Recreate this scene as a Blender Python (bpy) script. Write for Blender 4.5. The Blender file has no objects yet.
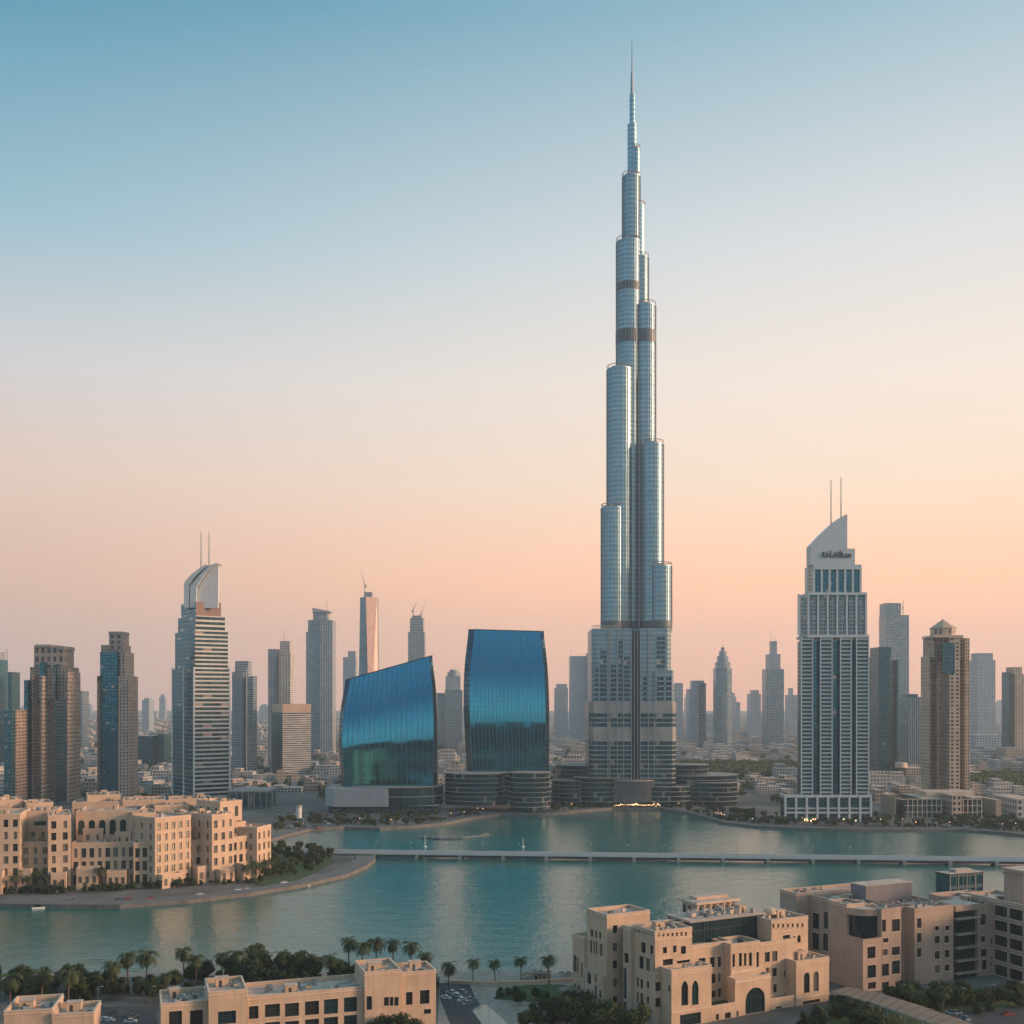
import bpy, bmesh, math, random
from math import radians, sin, cos, pi, sqrt, atan2, floor
from mathutils import Vector
random.seed(7)
S = bpy.context.scene
COL = S.collection

# ------------------------------------------------------------------ camera
F, HY, CH, GZ = 1100.0, 700.0, 114.0, 2.0      # focal length in px, horizon row, eye height, ground height
cam = bpy.data.cameras.new('camera'); camo = bpy.data.objects.new('camera', cam); COL.objects.link(camo)
camo.location = (0, 0, CH); camo.rotation_euler = (radians(90), 0, 0)
cam.sensor_width = 36; cam.lens = F/1024*36; cam.shift_y = (HY-512)/1024
cam.clip_start = 1; cam.clip_end = 60000
S.camera = camo

# ------------------------------------------------------------------ render / exposure
S.view_settings.view_transform = 'Standard'; S.view_settings.look = 'None'
S.view_settings.exposure = 0.0; S.view_settings.gamma = 1
S.render.engine = 'CYCLES'
cy = S.cycles
cy.max_bounces = 6; cy.diffuse_bounces = 2; cy.glossy_bounces = 3; cy.transmission_bounces = 2
cy.volume_bounces = 1; cy.transparent_max_bounces = 4
cy.use_adaptive_sampling = True; cy.adaptive_threshold = 0.02; cy.use_denoising = True
cy.sample_clamp_indirect = 6

# ------------------------------------------------------------------ sky and sun
GLOW_AZ = 60.0
SUN_AZ, SUN_EL = 97.0, 13.0         # azimuth measured clockwise from the view direction
def lin(c):
    return tuple(((v/255)/12.92 if v/255 <= 0.04045 else ((v/255+0.055)/1.055)**2.4) for v in c)
def build_world():
    w = bpy.data.worlds.new('World'); S.world = w; w.use_nodes = True
    nt = w.node_tree; nt.nodes.clear(); N = nt.nodes.new; L = nt.links.new
    out = N('ShaderNodeOutputWorld'); bg = N('ShaderNodeBackground'); bg.inputs[1].default_value = 1.0
    tc = N('ShaderNodeTexCoord'); sep = N('ShaderNodeSeparateXYZ'); L(tc.outputs['Generated'], sep.inputs[0])
    asin = N('ShaderNodeMath'); asin.operation = 'ARCSINE'; L(sep.outputs[2], asin.inputs[0])
    mr = N('ShaderNodeMapRange'); mr.inputs[1].default_value = 0; mr.inputs[2].default_value = pi/2
    L(asin.outputs[0], mr.inputs[0])
    def ramp(stops):
        r = N('ShaderNodeValToRGB'); e = r.color_ramp.elements
        while len(e) < len(stops): e.new(0.5)
        for i, (deg, c) in enumerate(stops):
            e[i].position = deg/90; e[i].color = lin(c)+(1,)
        L(mr.outputs[0], r.inputs[0]); return r
    cool = ramp(COOL); warm = ramp(WARM); back = ramp(BACK)
    d = N('ShaderNodeVectorMath'); d.operation = 'DOT_PRODUCT'
    L(tc.outputs['Generated'], d.inputs[0]); d.inputs[1].default_value = (sin(radians(GLOW_AZ)), cos(radians(GLOW_AZ)), 0)
    m2 = N('ShaderNodeMapRange'); m2.interpolation_type = 'SMOOTHSTEP'
    m2.inputs[1].default_value = -0.15; m2.inputs[2].default_value = 0.8; L(d.outputs['Value'], m2.inputs[0])
    mix = N('ShaderNodeMix'); mix.data_type = 'RGBA'
    L(m2.outputs[0], mix.inputs[0]); L(cool.outputs[0], mix.inputs[6]); L(warm.outputs[0], mix.inputs[7])
    m3 = N('ShaderNodeMapRange'); m3.interpolation_type = 'SMOOTHSTEP'
    m3.inputs[1].default_value = -0.02; m3.inputs[2].default_value = -0.4; L(d.outputs['Value'], m3.inputs[0])
    mixb = N('ShaderNodeMix'); mixb.data_type = 'RGBA'; L(m3.outputs[0], mixb.inputs[0]); L(mix.outputs[2], mixb.inputs[6]); L(back.outputs[0], mixb.inputs[7]); mix = mixb
    sk = N('ShaderNodeTexSky'); sk.sky_type = 'NISHITA'; sk.sun_disc = False
    sk.sun_elevation = radians(SUN_EL); sk.sun_rotation = radians(SUN_AZ)
    sc = N('ShaderNodeVectorMath'); sc.operation = 'SCALE'; sc.inputs['Scale'].default_value = 0.012
    L(sk.outputs[0], sc.inputs[0])
    ad = N('ShaderNodeVectorMath'); ad.operation = 'ADD'; L(mix.outputs[2], ad.inputs[0]); L(sc.outputs[0], ad.inputs[1])
    L(ad.outputs[0], bg.inputs[0]); L(bg.outputs[0], out.inputs[0])
COOL = [(0,(212,178,163)),(3,(215,174,153)),(6,(221,180,159)),(11,(229,200,184)),(16,(204,206,210)),(22,(136,184,202)),(32,(0,135,167)),(60,(112,170,196)),(90,(150,196,214))]
BACK = [(0,(172,174,182)),(3,(194,194,198)),(6,(204,206,210)),(11,(198,208,214)),(16,(164,194,212)),(22,(110,170,196)),(32,(30,128,166)),(60,(110,172,200)),(90,(150,196,214))]
WARM = [(0,(280,192,154)),(3,(290,204,157)),(6,(298,217,166)),(11,(264,234,206)),(16,(253,237,222)),(22,(226,227,227)),(32,(151,188,204)),(60,(140,184,202)),(90,(150,196,214))]
build_world()
sl = bpy.data.lights.new('sun', 'SUN'); sl.energy = 5.0; sl.color = (1, 0.62, 0.38); sl.angle = radians(14.0)
so = bpy.data.objects.new('sun', sl); COL.objects.link(so)
sd = Vector((sin(radians(SUN_AZ))*cos(radians(SUN_EL)), cos(radians(SUN_AZ))*cos(radians(SUN_EL)), sin(radians(SUN_EL))))
so.rotation_euler = sd.to_track_quat('Z', 'Y').to_euler(); so.location = (600, 0, 300)

# ------------------------------------------------------------------ mapping helpers (photo measurements -> world metres)
def X(px, Y): return (px-512)*Y/F
def Z(py, Y): return CH-(py-HY)*Y/F
def G(px, py, z=GZ):
    Y = (CH-z)*F/(py-HY); return (X(px, Y), Y)
def YB(py, z=GZ): return (CH-z)*F/(py-HY)

# ------------------------------------------------------------------ materials
MATS = {}
def principled(nt, col, rough, metal=0, spec=0.5):
    p = nt.nodes.new('ShaderNodeBsdfPrincipled')
    if col is not None: p.inputs['Base Color'].default_value = tuple(col)+(1,)
    p.inputs['Roughness'].default_value = rough; p.inputs['Metallic'].default_value = metal
    p.inputs['Specular IOR Level'].default_value = spec
    return p
def new_mat(name):
    m = bpy.data.materials.new(name); m.use_nodes = True; m.node_tree.nodes.clear(); MATS[name] = m
    return m, m.node_tree, m.node_tree.nodes.new('ShaderNodeOutputMaterial')
def plain(name, col, rough=0.7, metal=0, vary=0.18, scale=0.25, spec=0.4, bump=0.0, stain=0.0):
    m, nt, out = new_mat(name); N = nt.nodes.new; L = nt.links.new
    p = principled(nt, col, rough, metal, spec)
    tc = N('ShaderNodeTexCoord'); n = N('ShaderNodeTexNoise'); n.inputs['Scale'].default_value = scale
    n.inputs['Detail'].default_value = 6; n.inputs['Roughness'].default_value = 0.65; L(tc.outputs['Object'], n.inputs['Vector'])
    mr = N('ShaderNodeMapRange'); mr.inputs[1].default_value = 0.3; mr.inputs[2].default_value = 0.7
    mr.inputs[3].default_value = 1-vary; mr.inputs[4].default_value = 1+vary; L(n.outputs[0], mr.inputs[0])
    v = N('ShaderNodeVectorMath'); v.operation = 'SCALE'; v.inputs[0].default_value = col
    L(mr.outputs[0], v.inputs['Scale'])
    last = v.outputs[0]
    if stain:
        mp = N('ShaderNodeMapping'); mp.inputs['Scale'].default_value = (1.1, 1.1, 0.06); L(tc.outputs['Object'], mp.inputs[0])
        n2 = N('ShaderNodeTexNoise'); n2.inputs['Scale'].default_value = 1.0; n2.inputs['Detail'].default_value = 4; L(mp.outputs[0], n2.inputs['Vector'])
        m3 = N('ShaderNodeMapRange'); m3.inputs[1].default_value = 0.45; m3.inputs[2].default_value = 0.75; m3.inputs[3].default_value = 1; m3.inputs[4].default_value = 1-stain
        L(n2.outputs[0], m3.inputs[0])
        v2 = N('ShaderNodeVectorMath'); v2.operation = 'SCALE'; L(last, v2.inputs[0]); L(m3.outputs[0], v2.inputs['Scale']); last = v2.outputs[0]
    L(last, p.inputs['Base Color'])
    if bump:
        b = N('ShaderNodeBump'); b.inputs['Distance'].default_value = bump; L(n.outputs[0], b.inputs['Height']); L(b.outputs[0], p.inputs['Normal'])
    L(p.outputs[0], out.inputs[0]); return m
def facade(name, wall, glass, wf=0.6, hf=0.6, metal=0.8, grough=0.12, vary=0.5, wob=0.02, wrough=0.6, wmetal=0.0, blind=0.12, blindcol=(0.35,0.33,0.3), warp=0.0):
    """UV driven curtain wall: one UV unit is one bay by one storey"""
    m, nt, out = new_mat(name); N = nt.nodes.new; L = nt.links.new
    uv = N('ShaderNodeUVMap'); sep = N('ShaderNodeSeparateXYZ'); L(uv.outputs[0], sep.inputs[0])
    def mth(op, a, b=None):
        n = N('ShaderNodeMath'); n.operation = op
        for i, v in enumerate((a, b)):
            if v is None: continue
            if isinstance(v, (int, float)): n.inputs[i].default_value = v
            else: L(v, n.inputs[i])
        return n.outputs[0]
    def inside(o, w):
        return mth('LESS_THAN', mth('ABSOLUTE', mth('SUBTRACT', mth('FRACT', o), 0.5)), w/2)
    mask = mth('MULTIPLY', inside(sep.outputs[0], wf), inside(sep.outputs[1], hf))
    cell = N('ShaderNodeCombineXYZ'); L(mth('FLOOR', sep.outputs[0]), cell.inputs[0]); L(mth('FLOOR', sep.outputs[1]), cell.inputs[1])
    wn = N('ShaderNodeTexWhiteNoise'); wn.noise_dimensions = '3D'; L(cell.outputs[0], wn.inputs['Vector'])
    gp = principled(nt, glass, grough, metal, 0.6)
    s = N('ShaderNodeVectorMath'); s.operation = 'SCALE'; s.inputs[0].default_value = glass
    mr = N('ShaderNodeMapRange'); mr.inputs[3].default_value = 1-vary; mr.inputs[4].default_value = 1+vary*0.6; L(wn.outputs['Value'], mr.inputs[0]); L(mr.outputs[0], s.inputs['Scale'])
    mb = N('ShaderNodeMix'); mb.data_type = 'RGBA'; L(mth('LESS_THAN', wn.outputs['Value'], blind), mb.inputs[0])
    L(s.outputs[0], mb.inputs[6]); mb.inputs[7].default_value = tuple(blindcol)+(1,); L(mb.outputs[2], gp.inputs['Base Color'])
    if wob:
        geo = N('ShaderNodeNewGeometry'); sb = N('ShaderNodeVectorMath'); sb.operation = 'SUBTRACT'; L(wn.outputs['Color'], sb.inputs[0]); sb.inputs[1].default_value = (.5,.5,.5)
        s2 = N('ShaderNodeVectorMath'); s2.operation = 'SCALE'; L(sb.outputs[0], s2.inputs[0]); s2.inputs['Scale'].default_value = wob
        a = N('ShaderNodeVectorMath'); a.operation = 'ADD'; L(geo.outputs['Normal'], a.inputs[0]); L(s2.outputs[0], a.inputs[1])
        nn = N('ShaderNodeVectorMath'); nn.operation = 'NORMALIZE'; L(a.outputs[0], nn.inputs[0]); L(nn.outputs[0], gp.inputs['Normal'])
    wp = principled(nt, wall, wrough, wmetal, 0.4)
    tc = N('ShaderNodeTexCoord'); no = N('ShaderNodeTexNoise'); no.inputs['Scale'].default_value = 0.06; no.inputs['Detail'].default_value = 5; L(tc.outputs['Object'], no.inputs['Vector'])
    m4 = N('ShaderNodeMapRange'); m4.inputs[1].default_value = .3; m4.inputs[2].default_value = .7; m4.inputs[3].default_value = .85; m4.inputs[4].default_value = 1.12; L(no.outputs[0], m4.inputs[0])
    s5 = N('ShaderNodeVectorMath'); s5.operation = 'SCALE'; s5.inputs[0].default_value = wall; L(m4.outputs[0], s5.inputs['Scale']); L(s5.outputs[0], wp.inputs['Base Color'])
    mx = N('ShaderNodeMixShader'); L(mask, mx.inputs[0]); L(wp.outputs[0], mx.inputs[1]); L(gp.outputs[0], mx.inputs[2]); L(mx.outputs[0], out.inputs[0])
    return m

# real-world base colours
plain('sandstone', (0.60, 0.425, 0.30), 0.85, vary=0.14, scale=0.12, stain=0.16, bump=0.02)
plain('sandstone_pink', (0.46, 0.33, 0.26), 0.85, vary=0.12, scale=0.12, stain=0.18, bump=0.02)
plain('sandstone_light', (0.68, 0.51, 0.395), 0.85, vary=0.15, scale=0.15, stain=0.12)
plain('roof_gravel', (0.54, 0.40, 0.325), 0.95, vary=0.35, scale=0.35)
plain('roof_grey', (0.36, 0.31, 0.28), 0.95, vary=0.35, scale=0.3)
plain('concrete', (0.36, 0.33, 0.30), 0.85, vary=0.2, scale=0.2)
plain('quay_stone', (0.16, 0.148, 0.14), 0.85, vary=0.3, scale=0.3)
plain('paving', (0.33, 0.26, 0.215), 0.85, vary=0.25, scale=0.35)
plain('white_paint', (0.72, 0.70, 0.68), 0.5, vary=0.08)
plain('sail_white', (0.54, 0.58, 0.60), 0.45, vary=0.06)
plain('grey_metal', (0.35, 0.36, 0.37), 0.4, 0.7, vary=0.1)
plain('dark_metal', (0.05, 0.055, 0.06), 0.45, 0.4, vary=0.2)
plain('blue_mullion', (0.05, 0.20, 0.28), 0.35, 0.6, vary=0.05)
plain('frame_dark', (0.06, 0.055, 0.05), 0.5, vary=0.1)
plain('asphalt', (0.055, 0.055, 0.06), 0.9, vary=0.25, scale=0.2)
plain('bark', (0.12, 0.085, 0.06), 0.9, vary=0.4, scale=2)
plain('lawn', (0.05, 0.085, 0.03), 0.95, vary=0.45, scale=0.3)
plain('canvas', (0.24, 0.175, 0.135), 0.9, vary=0.12)
plain('pool', (0.02, 0.14, 0.13), 0.08, vary=0.2)
plain('tyre', (0.02, 0.02, 0.02), 0.8)
plain('red_paint', (0.4, 0.04, 0.03), 0.4)
plain('mech_dark', (0.10, 0.125, 0.14), 0.6, 0.1, vary=0.1)
plain('burj_band', (0.37, 0.355, 0.345), 0.4, 0.6, vary=0.22, scale=0.06)
plain('mech_light', (0.33, 0.31, 0.30), 0.55, 0.25, vary=0.12, scale=0.08)
plain('plant_grey', (0.22,0.2,0.21), 0.7)
plain('slab_grey', (0.42, 0.47, 0.50), 0.5, vary=0.1)
plain('terracotta_band', (0.30, 0.19, 0.155), 0.6, vary=0.1)
plain('grey_panel', (0.42, 0.43, 0.45), 0.45, 0.1, vary=0.06)
for i, c in enumerate([(0.6,0.6,0.6),(0.08,0.08,0.09),(0.35,0.36,0.38),(0.3,0.04,0.03),(0.04,0.07,0.16)]):
    plain('car_paint_%d' % i, c, 0.25, 0.2, vary=0.02, spec=0.6)
def leafmat(name, a, b):
    m, nt, out = new_mat(name); N = nt.nodes.new; L = nt.links.new
    p = principled(nt, a, 0.75, 0, 0.25)
    geo = N('ShaderNodeNewGeometry'); oi = N('ShaderNodeObjectInfo')
    n = N('ShaderNodeTexNoise'); n.inputs['Scale'].default_value = 0.45; n.inputs['Detail'].default_value = 3; L(geo.outputs['Position'], n.inputs['Vector'])
    ad = N('ShaderNodeMath'); ad.operation = 'ADD'; L(n.outputs[0], ad.inputs[0])
    mm = N('ShaderNodeMath'); mm.operation = 'MULTIPLY_ADD'; L(oi.outputs['Random'], mm.inputs[0]); mm.inputs[1].default_value = 0.5; mm.inputs[2].default_value = -0.25; L(mm.outputs[0], ad.inputs[1])
    mx = N('ShaderNodeMix'); mx.data_type = 'RGBA'; L(ad.outputs[0], mx.inputs[0]); mx.inputs[6].default_value = a+(1,); mx.inputs[7].default_value = b+(1,)
    mx.clamp_factor = True
    L(mx.outputs[2], p.inputs['Base Color']); L(p.outputs[0], out.inputs[0]); return m
leafmat('leaf', (0.018, 0.035, 0.016), (0.075, 0.095, 0.035))
leafmat('palm_leaf', (0.03, 0.05, 0.022), (0.085, 0.1, 0.04))
leafmat('hedge_leaf', (0.03, 0.06, 0.018), (0.09, 0.12, 0.03))
def emit(name, col, st):
    m, nt, out = new_mat(name); e = nt.nodes.new('ShaderNodeEmission'); e.inputs[0].default_value = col+(1,); e.inputs[1].default_value = st
    nt.links.new(e.outputs[0], out.inputs[0])
emit('lamp_glow', (1, 0.55, 0.25), 5.0)
def glassmat(name, col, rough=0.06, metal=0.35, wave=0.006):
    m, nt, out = new_mat(name); N = nt.nodes.new; L = nt.links.new
    p = principled(nt, col, rough, metal, 0.7)
    oi = N('ShaderNodeObjectInfo'); mr = N('ShaderNodeMapRange'); mr.inputs[3].default_value = 0.5; mr.inputs[4].default_value = 1.5; L(oi.outputs['Random'], mr.inputs[0])
    s = N('ShaderNodeVectorMath'); s.operation = 'SCALE'; s.inputs[0].default_value = col; L(mr.outputs[0], s.inputs['Scale'])
    wn = N('ShaderNodeTexWhiteNoise'); wn.noise_dimensions = '1D'; L(oi.outputs['Random'], wn.inputs['W']); gt = N('ShaderNodeMath'); gt.operation = 'GREATER_THAN'; gt.inputs[1].default_value = 0.84; L(wn.outputs['Value'], gt.inputs[0])
    mc = N('ShaderNodeMix'); mc.data_type = 'RGBA'; L(gt.outputs[0], mc.inputs[0]); L(s.outputs[0], mc.inputs[6]); mc.inputs[7].default_value = ((0.20, 0.17, 0.14, 1) if name == 'window_glass' else tuple(col)+(1,)); L(mc.outputs[2], p.inputs['Base Color'])
    tc = N('ShaderNodeTexCoord'); n = N('ShaderNodeTexNoise'); n.inputs['Scale'].default_value = 0.4; L(tc.outputs['Object'], n.inputs['Vector'])
    b = N('ShaderNodeBump'); b.inputs['Distance'].default_value = wave*8; L(n.outputs[0], b.inputs['Height']); L(b.outputs[0], p.inputs['Normal'])
    L(p.outputs[0], out.inputs[0]); return m
glassmat('window_glass', (0.018, 0.024, 0.026), 0.1, 0.0)
glassmat('blue_window', (0.03, 0.12, 0.2), 0.05, 0.7)
glassmat('dark_teal_glass', (0.02, 0.065, 0.08), 0.06, 0.6)
# tower facades
facade('f_burj', (0.46,0.54,0.57), (0.17,0.39,0.48), 0.86, 0.68, metal=0.88, grough=0.36, vary=0.12, wob=0.015, wrough=0.46, wmetal=0.8, blind=0)
facade('burj_panel', (0.36,0.43,0.46), (0.16,0.29,0.35), 0.9, 0.70, metal=0.88, grough=0.3, vary=0.15, wob=0.02, wrough=0.42, wmetal=0.6, blind=0)
facade('f_burj_mid', (0.50,0.50,0.51), (0.035,0.12,0.17), 0.66, 0.66, metal=0.8, grough=0.3, vary=0.35, wob=0.02, wrough=0.5, wmetal=0.4, blind=0.05)
facade('f_burj_low', (0.33,0.37,0.39), (0.025,0.09,0.13), 0.95, 0.74, metal=0.8, grough=0.2, vary=0.4, wob=0.02, wrough=0.4, wmetal=0.5, blind=0.06)
facade('f_terrace', (0.06,0.10,0.12), (0.02,0.08,0.11), 0.94, 0.9, metal=0.7, grough=0.15, vary=0.4, blind=0.03)
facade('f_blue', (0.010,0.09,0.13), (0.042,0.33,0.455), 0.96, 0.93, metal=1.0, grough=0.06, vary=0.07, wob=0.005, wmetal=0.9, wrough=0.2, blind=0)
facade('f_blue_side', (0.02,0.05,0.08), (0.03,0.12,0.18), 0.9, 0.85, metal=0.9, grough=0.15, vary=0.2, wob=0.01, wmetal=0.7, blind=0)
facade('f_teal', (0.05,0.15,0.18), (0.03,0.19,0.25), 0.82, 0.78, metal=0.85, grough=0.14, vary=0.3)
facade('f_teal_dark', (0.035,0.10,0.125), (0.02,0.115,0.155), 0.88, 0.72, metal=0.85, grough=0.16, vary=0.3, blind=0.02)
facade('f_navy', (0.025,0.10,0.13), (0.02,0.17,0.25), 0.85, 0.8, metal=0.85, grough=0.12, vary=0.35, blind=0.02)
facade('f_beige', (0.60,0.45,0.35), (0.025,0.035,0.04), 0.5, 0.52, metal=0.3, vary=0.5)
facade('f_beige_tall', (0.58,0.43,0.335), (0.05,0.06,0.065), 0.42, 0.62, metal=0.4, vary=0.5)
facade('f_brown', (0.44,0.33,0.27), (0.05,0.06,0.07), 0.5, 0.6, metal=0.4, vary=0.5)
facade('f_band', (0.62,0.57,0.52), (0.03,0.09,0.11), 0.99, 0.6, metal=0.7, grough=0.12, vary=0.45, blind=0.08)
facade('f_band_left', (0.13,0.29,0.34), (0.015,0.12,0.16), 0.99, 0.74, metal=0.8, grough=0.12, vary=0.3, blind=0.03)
facade('f_white_balc', (0.60,0.61,0.61), (0.03,0.06,0.075), 0.88, 0.48, metal=0.6, vary=0.5, blind=0.1, blindcol=(0.3,0.25,0.2))
facade('f_crown_slot', (0.52,0.53,0.53), (0.025,0.07,0.09), 0.58, 0.96, metal=0.7, vary=0.3)
facade('f_grey', (0.35,0.38,0.41), (0.06,0.13,0.17), 0.6, 0.6, metal=0.5, vary=0.4)
facade('f_grey_glass', (0.26,0.32,0.36), (0.10,0.21,0.28), 0.85, 0.75, metal=0.8, grough=0.2, vary=0.3)
facade('f_stripe', (0.52,0.50,0.47), (0.05,0.08,0.09), 1.0, 0.5, metal=0.5, vary=0.3)
facade('f_rear', (0.03,0.032,0.035), (0.01,0.016,0.02), 0.6, 0.6, metal=0.1, vary=0.4)  # near black, keeps the added rear blocks dark in the mirrored glass
facade('f_rose_glow', (0.45,0.30,0.26), (0.62,0.42,0.36), 0.85, 0.8, metal=0.4, grough=0.5, vary=0.15, blind=0)  # reflected sun glow painted in as a rosy glass colour
facade('f_low', (0.45,0.355,0.29), (0.05,0.055,0.06), 0.5, 0.5, metal=0.3, vary=0.5)
facade('f_low_white', (0.55,0.50,0.46), (0.06,0.07,0.08), 0.55, 0.5, metal=0.3, vary=0.5)
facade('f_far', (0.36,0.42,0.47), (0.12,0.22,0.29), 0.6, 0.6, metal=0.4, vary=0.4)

# ------------------------------------------------------------------ mesh builder
class MB:
    def __init__(s): s.v=[]; s.f=[]; s.m=[]; s.uv=[]; s.mats=[]; s.smooth=[]
    def mi(s, name):
        if name not in s.mats: s.mats.append(name)
        return s.mats.index(name)
    def face(s, pts, mat, uv=None, smooth=False):
        b = len(s.v); s.v += [tuple(p) for p in pts]; s.f.append(tuple(range(b, b+len(pts)))); s.m.append(s.mi(mat))
        s.uv.append(uv if uv else [(0.01, 0.01)]*len(pts)); s.smooth.append(smooth)
    def prism(s, poly, z0, z1, mat, roof='roof_grey', bay=3.5, st=3.6, v0=0.0, closed=False, smooth=False, top=True, bottom=False, ztop=None):
        """vertical extrusion of a CCW plan polygon; UV counts bays and storeys"""
        n = len(poly); U = 0.0
        nst = max(1, round((z1-z0)/st))
        per = sum(math.dist(poly[i], poly[(i+1)%n]) for i in range(n)); k = max(1, round(per/bay))/per
        zt = (lambda p: z1) if ztop is None else ztop
        for i in range(n):
            a, b = poly[i], poly[(i+1)%n]; l = math.dist(a, b)
            if closed: u0, u1 = U, U+l*k; U = u1
            else: c = max(1, round(l/bay)); u0, u1 = U, U+c; U = u1+7
            s.face([(a[0],a[1],z0),(b[0],b[1],z0),(b[0],b[1],zt(b)),(a[0],a[1],zt(a))], mat,
                   [(u0,v0),(u1,v0),(u1,v0+nst*(zt(b)-z0)/(z1-z0)),(u0,v0+nst*(zt(a)-z0)/(z1-z0))], smooth)
        if top: s.face([(p[0],p[1],zt(p)) for p in poly], roof)
        if bottom: s.face([(p[0],p[1],z0) for p in reversed(poly)], roof)
    def box(s, x0, x1, y0, y1, z0, z1, mat, roof=None, **k):
        s.prism([(x0,y0),(x1,y0),(x1,y1),(x0,y1)], z0, z1, mat, roof or mat, **k)
    def obox(s, fr, u0, u1, v0, v1, z0, z1, mat, roof=None, **k):
        s.prism([fr(u0,v0), fr(u1,v0), fr(u1,v1), fr(u0,v1)], z0, z1, mat, roof or mat, **k)
    def tube(s, a, b, r, mat, n=6, r2=None):
        a, b = Vector(a), Vector(b); d = (b-a).normalized(); r2 = r if r2 is None else r2
        t = d.cross(Vector((0,0,1)) if abs(d.z) < .9 else Vector((1,0,0))).normalized(); w = d.cross(t)
        A = [a+(t*cos(2*pi*i/n)+w*sin(2*pi*i/n))*r for i in range(n)]; B = [b+(t*cos(2*pi*i/n)+w*sin(2*pi*i/n))*r2 for i in range(n)]
        for i in range(n):
            j = (i+1)%n; s.face([A[j],A[i],B[i],B[j]], mat, smooth=True)
        s.face(A, mat); s.face(list(reversed(B)), mat)
    def build(s, name, parent=None, loc=None, mats=None):
        me = bpy.data.meshes.new(name); o = bpy.data.objects.new(name, me); COL.objects.link(o)
        off = parent.location if parent is not None and loc is None else Vector(loc or (0,0,0))
        if parent is not None:
            q = parent.parent
            while q is not None: off = off + q.location; q = q.parent
        me.from_pydata([(v[0]-off[0], v[1]-off[1], v[2]-off[2]) for v in s.v], [], s.f)
        for mn in s.mats: me.materials.append(MATS[mn])
        me.polygons.foreach_set('material_index', s.m); me.polygons.foreach_set('use_smooth', s.smooth)
        l = me.uv_layers.new(name='UVMap'); l.data.foreach_set('uv', [c for f in s.uv for p in f for c in p])
        if any(s.smooth):
            bm = bmesh.new(); bm.from_mesh(me); bmesh.ops.remove_doubles(bm, verts=bm.verts, dist=0.0005); bm.to_mesh(me); bm.free(); me.set_sharp_from_angle(angle=radians(38))
        me.update()
        if parent is not None: o.parent = parent
        elif loc is not None: o.location = loc
        return o
def tag(o, label=None, cat=None, group=None, kind=None):
    if label: o['label'] = label
    if cat: o['category'] = cat
    if group: o['group'] = group
    if kind: o['kind'] = kind
    return o
def thing(name, loc, label, cat, group=None):
    o = bpy.data.objects.new(name, None); o.empty_display_size = 2; COL.objects.link(o); o.location = loc
    return tag(o, label, cat, group)
def copy_tree(o, loc=None, rz=None, sc=None, label=None, group=None, parent=None):
    c = o.copy(); COL.objects.link(c)
    if parent is not None: c.parent = parent
    if loc is not None: c.location = loc
    if rz is not None: c.rotation_euler = (0,0,rz)
    if sc is not None: c.scale = (sc, sc, sc) if isinstance(sc, (int,float)) else sc
    if label: c['label'] = label
    if group: c['group'] = group
    for ch in list(o.children): copy_tree(ch, parent=c)
    return c
def ellipse(cx, cy_, rx, ry, n=32, a0=0, a1=2*pi):
    return [(cx+rx*cos(a0+(a1-a0)*i/n), cy_+ry*sin(a0+(a1-a0)*i/n)) for i in range(n)]
def span(px0, px1, Y, d):
    """x extent of an axis aligned block whose silhouette covers px0..px1"""
    if px1 <= 512: return X(px0, Y), (px1-512)*(Y+d)/F
    if px0 >= 512: return (px0-512)*(Y+d)/F, X(px1, Y)
    return X(px0, Y), X(px1, Y)
def inset(poly, d):
    n = len(poly); out = []
    for i in range(n):
        p0, p1, p2 = Vector(poly[i-1]), Vector(poly[i]), Vector(poly[(i+1)%n])
        e1 = (p1-p0).normalized(); e2 = (p2-p1).normalized()
        n1 = Vector((-e1.y, e1.x)); n2 = Vector((-e2.y, e2.x)); k = 1+n1.dot(n2)
        q = p1+(n1+n2)*(d/max(k, .2)); out.append((q.x, q.y))
    return out
def in_poly(x, y, P):
    c = False; n = len(P)
    for i in range(n):
        a, b = P[i], P[i-1]
        if (a[1] > y) != (b[1] > y) and x < (b[0]-a[0])*(y-a[1])/(b[1]-a[1])+a[0]: c = not c
    return c

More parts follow.
